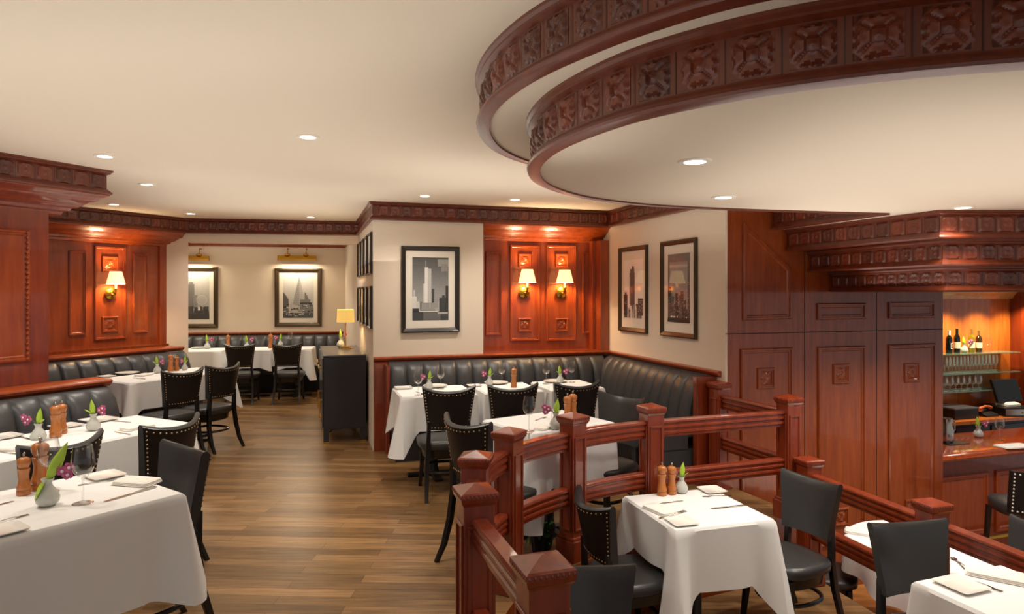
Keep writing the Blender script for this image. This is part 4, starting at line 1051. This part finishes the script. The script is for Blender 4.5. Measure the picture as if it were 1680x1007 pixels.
cut('knife', 24, 745, 0, 741, Z1, 'knife on the aisle edge of the nearest booth table near the picture edge')
# sconce wall table
vase(258, 612, Z1, 'small orchid vase on the sconce booth table left of the mills', 0, 0, 1.05)
vase(303, 607, Z1, 'small pale vase right behind the mills on the sconce booth table', 1, 1.2, .9)
mill(280, 609, Z1, 'pepper mill on the sconce booth table, taller of its pair', 1.05)
mill(290, 608, Z1, 'pepper mill on the sconce booth table, shorter of its pair', .9)
splate(174, 618, Z1, 'square plate at the near corner of the sconce booth table', r2)
rplate(209, 613, Z1, 'round plate against the bench on the sconce booth table')
napkin(226, 618, 246, 614, Z1, 'folded napkin on the sconce booth table in front of the vase')
cut('knife', 238, 622, 218, 619.5, Z1, 'knife on the sconce booth table front edge')
# alcove tables
vase(340, 572, Z1, 'orchid vase on the alcove table beside the white jamb', 0, 0, 1.25)
vase(405, 572, Z1, 'orchid vase on the middle alcove table behind the first alcove chair', 0, .5, 1.2)
vase(460, 568, Z1, 'orchid vase with pink bloom on the alcove table near the sideboard', 1, 0, 1.2)
mill(374, 570.5, Z1, 'pepper mill showing over the first alcove chair', 1.15)
mill(444, 571, Z1, 'pepper mill between the two alcove chairs', 1.25)
wine(476, 568, Z1, 'wine glass on the alcove table near the sideboard', 1.1)
splate(326, 571, Z1, 'square plate on the alcove table beside the white jamb', .17, 1.3)
# corner booth
wine(686, 648, Z1, 'wine glass beside the wooden end panel on the corner booth table'); wine(723, 638, Z1, 'wine glass right of the first orchid on the corner booth table')
wine(823, 630, Z1, 'wine glass beside the lone mill on the middle corner booth table')
wine(896, 630, Z1, 'wine glass left of the orchid on the corner booth table by the side bench'); wine(938, 627, Z1, 'wine glass right of the orchid on the corner booth table by the side bench')
vase(704, 638, Z1, 'orchid vase between two wine glasses near the wooden end panel', 1, 0, .95)
vase(803, 632, Z1, 'orchid vase on the middle corner booth table, red bloom towards the glass', 1, .2, .95)
vase(919, 628, Z1, 'orchid vase with slanting leaf between glasses by the side bench', 0, 0, .95)
mill(843, 635, Z1, 'slim pepper mill alone on the middle corner booth table', 1.0)
splate(662, 637, Z1, 'square plate at the end panel corner of the corner booth table', .3, 1.1)
rplate(714, 634.5, Z1, 'round plate behind the first nailhead chair of the corner booth'); rplate(814, 629, Z1, 'round plate on the middle corner booth table'); rplate(911, 626.5, Z1, 'round plate on the corner booth table by the side bench')
splate(778, 633, Z1, 'square plate on the corner booth between first and middle table settings', .3, .9)
cut('fork', 683, 643, 696, 648, Z1, 'fork on the corner booth table by the wooden end panel')
# railed table
wine(868, 707, Z1, 'wine glass standing clear on the table behind the curved railing', 1.05); wine(905, 700, Z1, 'wine glass beside the tall railing post on the railed table', 1.05)
vase(912, 704, Z1, 'vase with green leaf half hidden behind the tall railing post', 1, 0, 1.1)
mill(931, 692, Z1, 'pepper mill top showing just behind the tall railing post', 1.0); mill(940, 690, Z1, 'pepper mill with steel knob top behind the tall railing post', 1.05)
cut('fork', 878, 690, 897, 684, Z1, 'fork at the far side of the table behind the railing'); cut('knife', 846, 716, 872, 710, Z1, 'knife in front of the clear wine glass behind the railing')
napkin(884, 706, 900, 699, Z1, 'folded napkin on the table behind the railing between the glasses', .8)
cut('fork', 905, 716, 890, 722, Z1, 'fork by the tall post on the table behind the railing')
# island table
mill(1086, 812, ZI, 'left copper brown mill of the pair on the island table', 1.08); mill(1102, 810, ZI, 'copper brown mill next to the orchid vase on the island table', 1.03)
vase(1118, 808, ZI, 'orchid vase with leaf and purple bloom on the island table', 1, 0, 1.1)
napkin(1062, 829, 1104, 847, ZI, 'folded napkin at the curved back chair side of the island table', 1.05)
splate(1118, 857, ZI, 'square plate at the front corner of the island table', .25, 1.05); splate(1168, 805, ZI, 'square plate at the far corner of the island table', .25, 1.05)
cut('fork', 1078, 852, 1129, 837, ZI, 'fork between the napkin and the front plate on the island table'); cut('fork', 1201, 813, 1151, 815, ZI, 'fork beside the far plate on the island table')
cut('knife', 1228, 829, 1161, 835, ZI, 'long knife near the open chair on the island table'); cut('knife', 1114, 822.5, 1090, 825, ZI, 'short knife lying in front of the mills on the island table')
# table at the picture corner
splate(1577, 962, ZI, 'square plate on the corner table in front of the slanting chair', .35, 1.15)
napkin(1598, 938, 1672, 953, ZI, 'folded napkin behind the square plate on the corner table', 1.2)
cut('fork', 1576, 946, 1646, 972, ZI, 'fork between plate and napkin on the corner table'); cut('knife', 1700, 960, 1672, 950, ZI, 'knife end at the picture edge on the corner table')
# bar floor table
napkin(1398, 872, 1424, 876, ZB, 'folded napkin on the round table by the bar', 1.1)
cut('spoon', 1584, 935, 1561, 914, ZB, 'spoon on the round table beyond the rail post'); cut('knife', 1642, 914, 1594, 910, ZB, 'knife on the round table under the rail'); cut('fork', 1590, 934, 1573, 922, ZB, 'fork beside the spoon on the round table')
# sideboard vase
vase(559, 570, Tz+.001, 'pale vase with yellow green leaves beside the table lamp', 1, 2.4, 1.3)
# ------------------------------------------------------------------ the bar
E0 = (4.133, 6.31)
wc = Wall(E0, U, NB)                                         # o < 0 goes back behind the tall wall
t = thing('bar_counter', 'polished mahogany bar counter with rolled edge and panelled front', 'bar', (*wc.xy(1.2, -.4), BAR))
CT = .07
b = MB(); pr = [(-.78, CT-.05), (-.78, CT), (-.11, CT), (-.09, CT-.004), (-.055, CT-.016), (-.04, CT-.04), (-.05, CT-.062), (-.075, CT-.07), (-.10, CT-.068)]
b.loops([[wc.pt(s_, z, o) for o, z in pr] for s_ in (.03, 3.2)], True, True, True); part(t, 'top', b, wood('bar top veneer', '#8a3414', '#a8481c', rough=.15, coat=.9, coat_r=.04), smooth=40)
b = MB(); wc.box(b, .05, 3.2, BAR, CT-.07, -.7, -.2); wc.box(b, .05, 3.2, CT-.16, CT-.07, -.2, -.12); wc.box(b, .05, 3.2, CT-.2, CT-.16, -.2, -.16); wc.box(b, .05, 3.2, BAR, BAR+.12, -.2, -.17); part(t, 'front', b, MAHOG, smooth=0, bevel=.008)
wf = Wall(wc.xy(0, -.199), U, NB)
for a0 in (.12, .95, 1.78): b = MB(); wf.rect(b, a0, a0+.72, -.82, -.18, w=.06, d=.025); part(t, 'front_panel', b, MAHOG_HI)
part(t, 'foot_rail', MB().tube([wc.pt(.1, BAR+.2, -.06), wc.pt(3.1, BAR+.2, -.06)], .022, 10), BRASS)
CZ = CT+.001
t = thing('back_bar', 'back bar cabinet with amber wooden top and black doors behind the counter', 'cabinet', (*wc.xy(2.6, -1.6), BAR))
BZ = .05
b = MB(); wc.box(b, 1.2, 4.6, BZ-.04, BZ, -1.86, -1.33); part(t, 'top', b, BAROAK, smooth=0, bevel=.006)
b = MB(); wc.box(b, 1.2, 4.6, BAR, BZ-.04, -1.86, -1.39); part(t, 'carcass', b, BLACK, smooth=0)
for k in range(5):
    b = MB(); wc.box(b, 1.3+k*.6, 1.87+k*.6, -.9, BZ-.09, -1.388, -1.375); dd = part(t, 'door', b, NAVY, smooth=0, bevel=.003)
    h_ = part(t, 'handle', MB().lathe([(.001, -.01), (.012, -.004), (.012, .004), (.001, .01)], 10, 0, Matrix.Translation(wc.pt(1.36+k*.6, -.12, -1.36))), STEEL); h_.parent = dd
wv = Wall(wc.xy(0, -1.88), U, NB)
struct('wall_bar_back', wv.box(MB(), .6, 5.4, BAR, 2.2, -.1, 0), BAROAK, smooth=0)
b = MB(); wv.box(b, 3.53, 3.78, BZ, 1.66, .0, .28); wv.box(b, 3.56, 3.60, BZ, 1.6, .28, .30); wv.box(b, 3.70, 3.74, BZ, 1.6, .28, .30); struct('wall_bar_pilaster', b, MAHOG, smooth=0, bevel=.006)
struct('trim_14', MB().sweep([wv.xy(.7), wv.xy(3.53)], [(0, 1.70), (.12, 1.70), (.11, 1.66), (.08, 1.63), (.05, 1.60), (.04, 1.57), (.0, 1.56)], 1), wood('pale moulding', '#c08a52', '#d6a468'))
SH = [.853, .595, .365]
for k, (z, lb) in enumerate(zip(SH, ('topmost glass shelf carrying the wine bottles', 'middle glass shelf carrying stemware', 'lowest glass shelf behind the screen, carrying goblets'))):
    b = MB(); wv.box(b, 1.9, 3.36, z-.012, z, .005, .26); tag(obj('glass_shelf', b, GREENGL, smooth=0), lb, 'shelf', 'green edged glass shelves')
def barpt(px, o, z): return Vector(wv.pt(wv_s(px, o), z, o))
def wv_s(px, o):
    P = wv.xy(0, o); return onwall(P, U, px, 500)[0]
def bottle(px, label, mt, capc, hgt=.31, letter=False, o=.13):
    p = barpt(px, o, SH[0]+.001); t = thing('wine_bottle', label, 'bottle', p, math.atan2(U[1], U[0]), 'wine bottles on the glass shelf'); k = hgt/.31
    obj('bottle', MB().lathe([(r, z*k) for r, z in ((.001, .001), (.036, .001), (.038, .01), (.038, .19), (.033, .215), (.016, .24), (.0145, .30), (.001, .301))], 18), mt, t, smooth=50)
    lb = obj('paper_label', MB().lathe([(.0386, .06*k), (.0386, .14*k)], 18, cap0=False, cap1=False), LABELM if not letter else BLACK, t)
    obj('capsule', MB().lathe([(.0165, .245*k), (.0165, .309*k), (.001, .31*k)], 14, cap0=False), capc, t)
    if letter:
        b = MB(); y = -.0405
        b.box((-.018, y, .06), (-.011, y+.002, .135))
        for zz in (.06, .094, .128): b.box((-.018, y, zz), (.017, y+.002, zz+.008))
        obj('lettering', b, CHINA, lb, smooth=0)
bottle(1557, 'dark wine bottle with white capsule and a large pale letter', BOTTLED, CHINA, .30, True)
bottle(1570, 'dark wine bottle with black capsule on the top glass shelf', BOTTLED, BLACK, .32)
bottle(1594, 'olive wine bottle with cream paper label on the top glass shelf', BOTTLEG, GOLDF, .31)
bottle(1606, 'smaller brown wine bottle with gold capsule on the top glass shelf', mat('brown bottle glass', '#3a2408', .1, coat=.6), GOLDF, .29)
VS[0].put(barpt(1582, .12, SH[0]+.001), 0, 'white vase with green bloom between the wine bottles', 'orchid bud vases', (1.2,)*3)
WG.put(barpt(1622, .13, SH[0]+.001), 0, 'round glass standing alone at the end of the top glass shelf', 'clear stemmed wine glasses', (.9,)*3)
t = thing('stemmed_glass', '-', 'wine glass')
obj('bowl', MB().lathe([(.002, .075), (.018, .082), (.034, .105), (.038, .135), (.034, .175), (.031, .19)], 14, cap0=False, cap1=False), GLASSB, t, smooth=60)
obj('stem', MB().lathe([(.005, .003), (.0045, .04), (.005, .077)], 8, cap1=False), GLASSB, t, smooth=60)
obj('foot', MB().lathe([(.001, .001), (.034, .001), (.034, .003), (.005, .007)], 14, cap1=False), GLASSB, t, smooth=40)
SG = Proto(t)
for k in range(15):
    for o in (.07, .18): SG.put(barpt(1550+k*5.9, o, SH[1]+.001), 0, 'stemmed glass in the packed rows on the middle glass shelf', 'stemware on the middle glass shelf', (.86, .86, 1.08))
for k in range(7):
    for o in (.07, .18): SG.put(barpt(1549+k*9.4, o, SH[2]+.001), 0, 'stemmed goblet in the rows on the lowest glass shelf', 'goblets on the lowest glass shelf', (1.1, 1.1, .9))
# till, telephone, trays
p = wc.pt(3.05, BZ+.001, -1.535)
aU = math.atan2(U[1], U[0])
t = thing('cash_drawer', 'black cash drawer with silver front under the till screen', 'cash drawer', p, aU-.25)
obj('case', MB().box((-.24, -.19, .0), (.24, .19, .11)), BLACK, t, smooth=0, bevel=.005); f_ = obj('drawer_front', MB().box((-.23, -.20, .015), (.23, -.191, .095)), STEEL, t, smooth=0); obj('lock', MB().lathe([(.012, 0), (.012, .006), (.001, .007)], 12, 0, Matrix.Translation((.0, -.2, .05)) @ Matrix.Rotation(PI/2, 4, 'X')), BRASS, f_)
t = thing('till_screen', 'black tilted touchscreen till standing on the cash drawer', 'screen', (p[0]-.02, p[1]+.02, BZ+.113), aU-.05)
obj('stand', MB().loops([rsq(.12, .1, .0, 8, 24), rsq(.12, .1, .025, 8, 24), rsq(.07, .05, .06, 6, 24, .03), rsq(.05, .03, .14, 6, 24, .05)], True, True, True), WHITE, t, smooth=40)
Mx = Matrix.Translation((0, .02, .19)) @ Matrix.Rotation(math.radians(-18), 4, 'X')
obj('display', MB().box((-.21, -.02, -.15), (.21, .02, .15), 0, Mx), BLACK, t, smooth=0, bevel=.006); obj('screen', MB().box((-.19, -.0215, -.13), (.19, -.0205, .135), 0, Mx), SCREEN, t, smooth=0)
p = wc.pt(2.62, BZ+.001, -1.55)
t = thing('telephone', 'black desk telephone with terracotta handset on the back bar', 'telephone', p, aU)
obj('body', MB().loops([[(-.11, y, 0), (.11, y, 0), (.11, y, z), (-.11, y, z)] for y, z in ((-.1, .025), (.1, .08))], True, True, True), BLACK, t, smooth=0, bevel=.005)
obj('handset', MB().tube([(-.16, -.06, .09), (-.12, -.02, .105), (0, 0, .12), (.1, .02, .105), (.13, .03, .09)], [.026, .018, .015, .018, .026], 10), PHONE, t, smooth=60)
p = wc.pt(2.16, BZ+.001, -1.60); t = thing('storage_box', 'low black box with pale lid at the bar wall end of the back bar', 'box', p, aU)
obj('case', MB().box((-.2, -.16, 0), (.2, .16, .12)), BLACK, t, smooth=0, bevel=.005); obj('lid', MB().box((-.205, -.165, .12), (.205, .165, .14)), NAVYT, t, smooth=0, bevel=.004)
p = at(1556, 727, CZ)
t = thing('drip_mat', 'square black mat under the steel pitcher on the bar', 'mat', (p.x+.05, p.y+.03, CZ), aU); obj('rubber_sheet', MB().box((-.14, -.1, 0), (.14, .1, .006)), BLACK, t, smooth=0, bevel=.002)
t = thing('water_pitcher', 'shiny steel pitcher on the black mat at the end of the bar', 'pitcher', (p.x+.0, p.y+.03, CZ+.007), aU)
obj('body', MB().lathe([(.001, .001), (.06, .001), (.068, .03), (.066, .12), (.05, .19), (.056, .25), (.05, .25), (.045, .19)], 24, cap1=False), STEEL, t, smooth=50); obj('handle', MB().tube([(.055, 0, .23), (.11, 0, .215), (.115, 0, .12), (.067, 0, .06)], .009, 8), STEEL, t, smooth=50)
VS[0].put(at(1605, 717, CZ), 0, 'white vase with pink and green blooms on the bar counter', 'orchid bud vases', (1.25,)*3)
WG.put(at(1640, 722, CZ), 0, 'wine glass standing on the bar counter by the white napkin', 'clear stemmed wine glasses', (1.15,)*3)
NP.put(at(1664, 732, CZ), .25, 'white napkin spread on the bar counter beside the wine glass', 'folded white napkins', (1.9, 1.6, .6))
t = thing('menu_stand', 'dark upright menu board at the end of the back bar', 'menu board', wc.pt(3.62, BZ+.001, -1.5), aU)
obj('board', MB().box((-.13, -.012, .0), (.13, .012, .48)), NAVY, t, smooth=0, bevel=.003); obj('foot', MB().box((-.1, -.06, 0), (.1, .06, .012)), BLACK, t, smooth=0)
for a, e in ((2.3, 55), (2.9, 55), (3.4, 40)):
    q = wv.pt(a, 1.54, .32); lamp('SPOT', q, e, (1, .75, .45), spot_size=math.radians(130), spot_blend=.8, shadow_soft_size=.04)
for a, o, e in ((.8, -.5, 40), (2.2, -.6, 40)): lamp('SPOT', wc.pt(a, 1.64, o), e, **SPOT)
lamp('SPOT', (3.25, 5.0, 1.64), 65, **SPOT); lamp('SPOT', (3.9, 5.3, 1.64), 60, **SPOT); lamp('SPOT', (4.9, 5.6, 1.64), 50, **SPOT)  # spots added without fixtures to brighten panel wall and bar floor
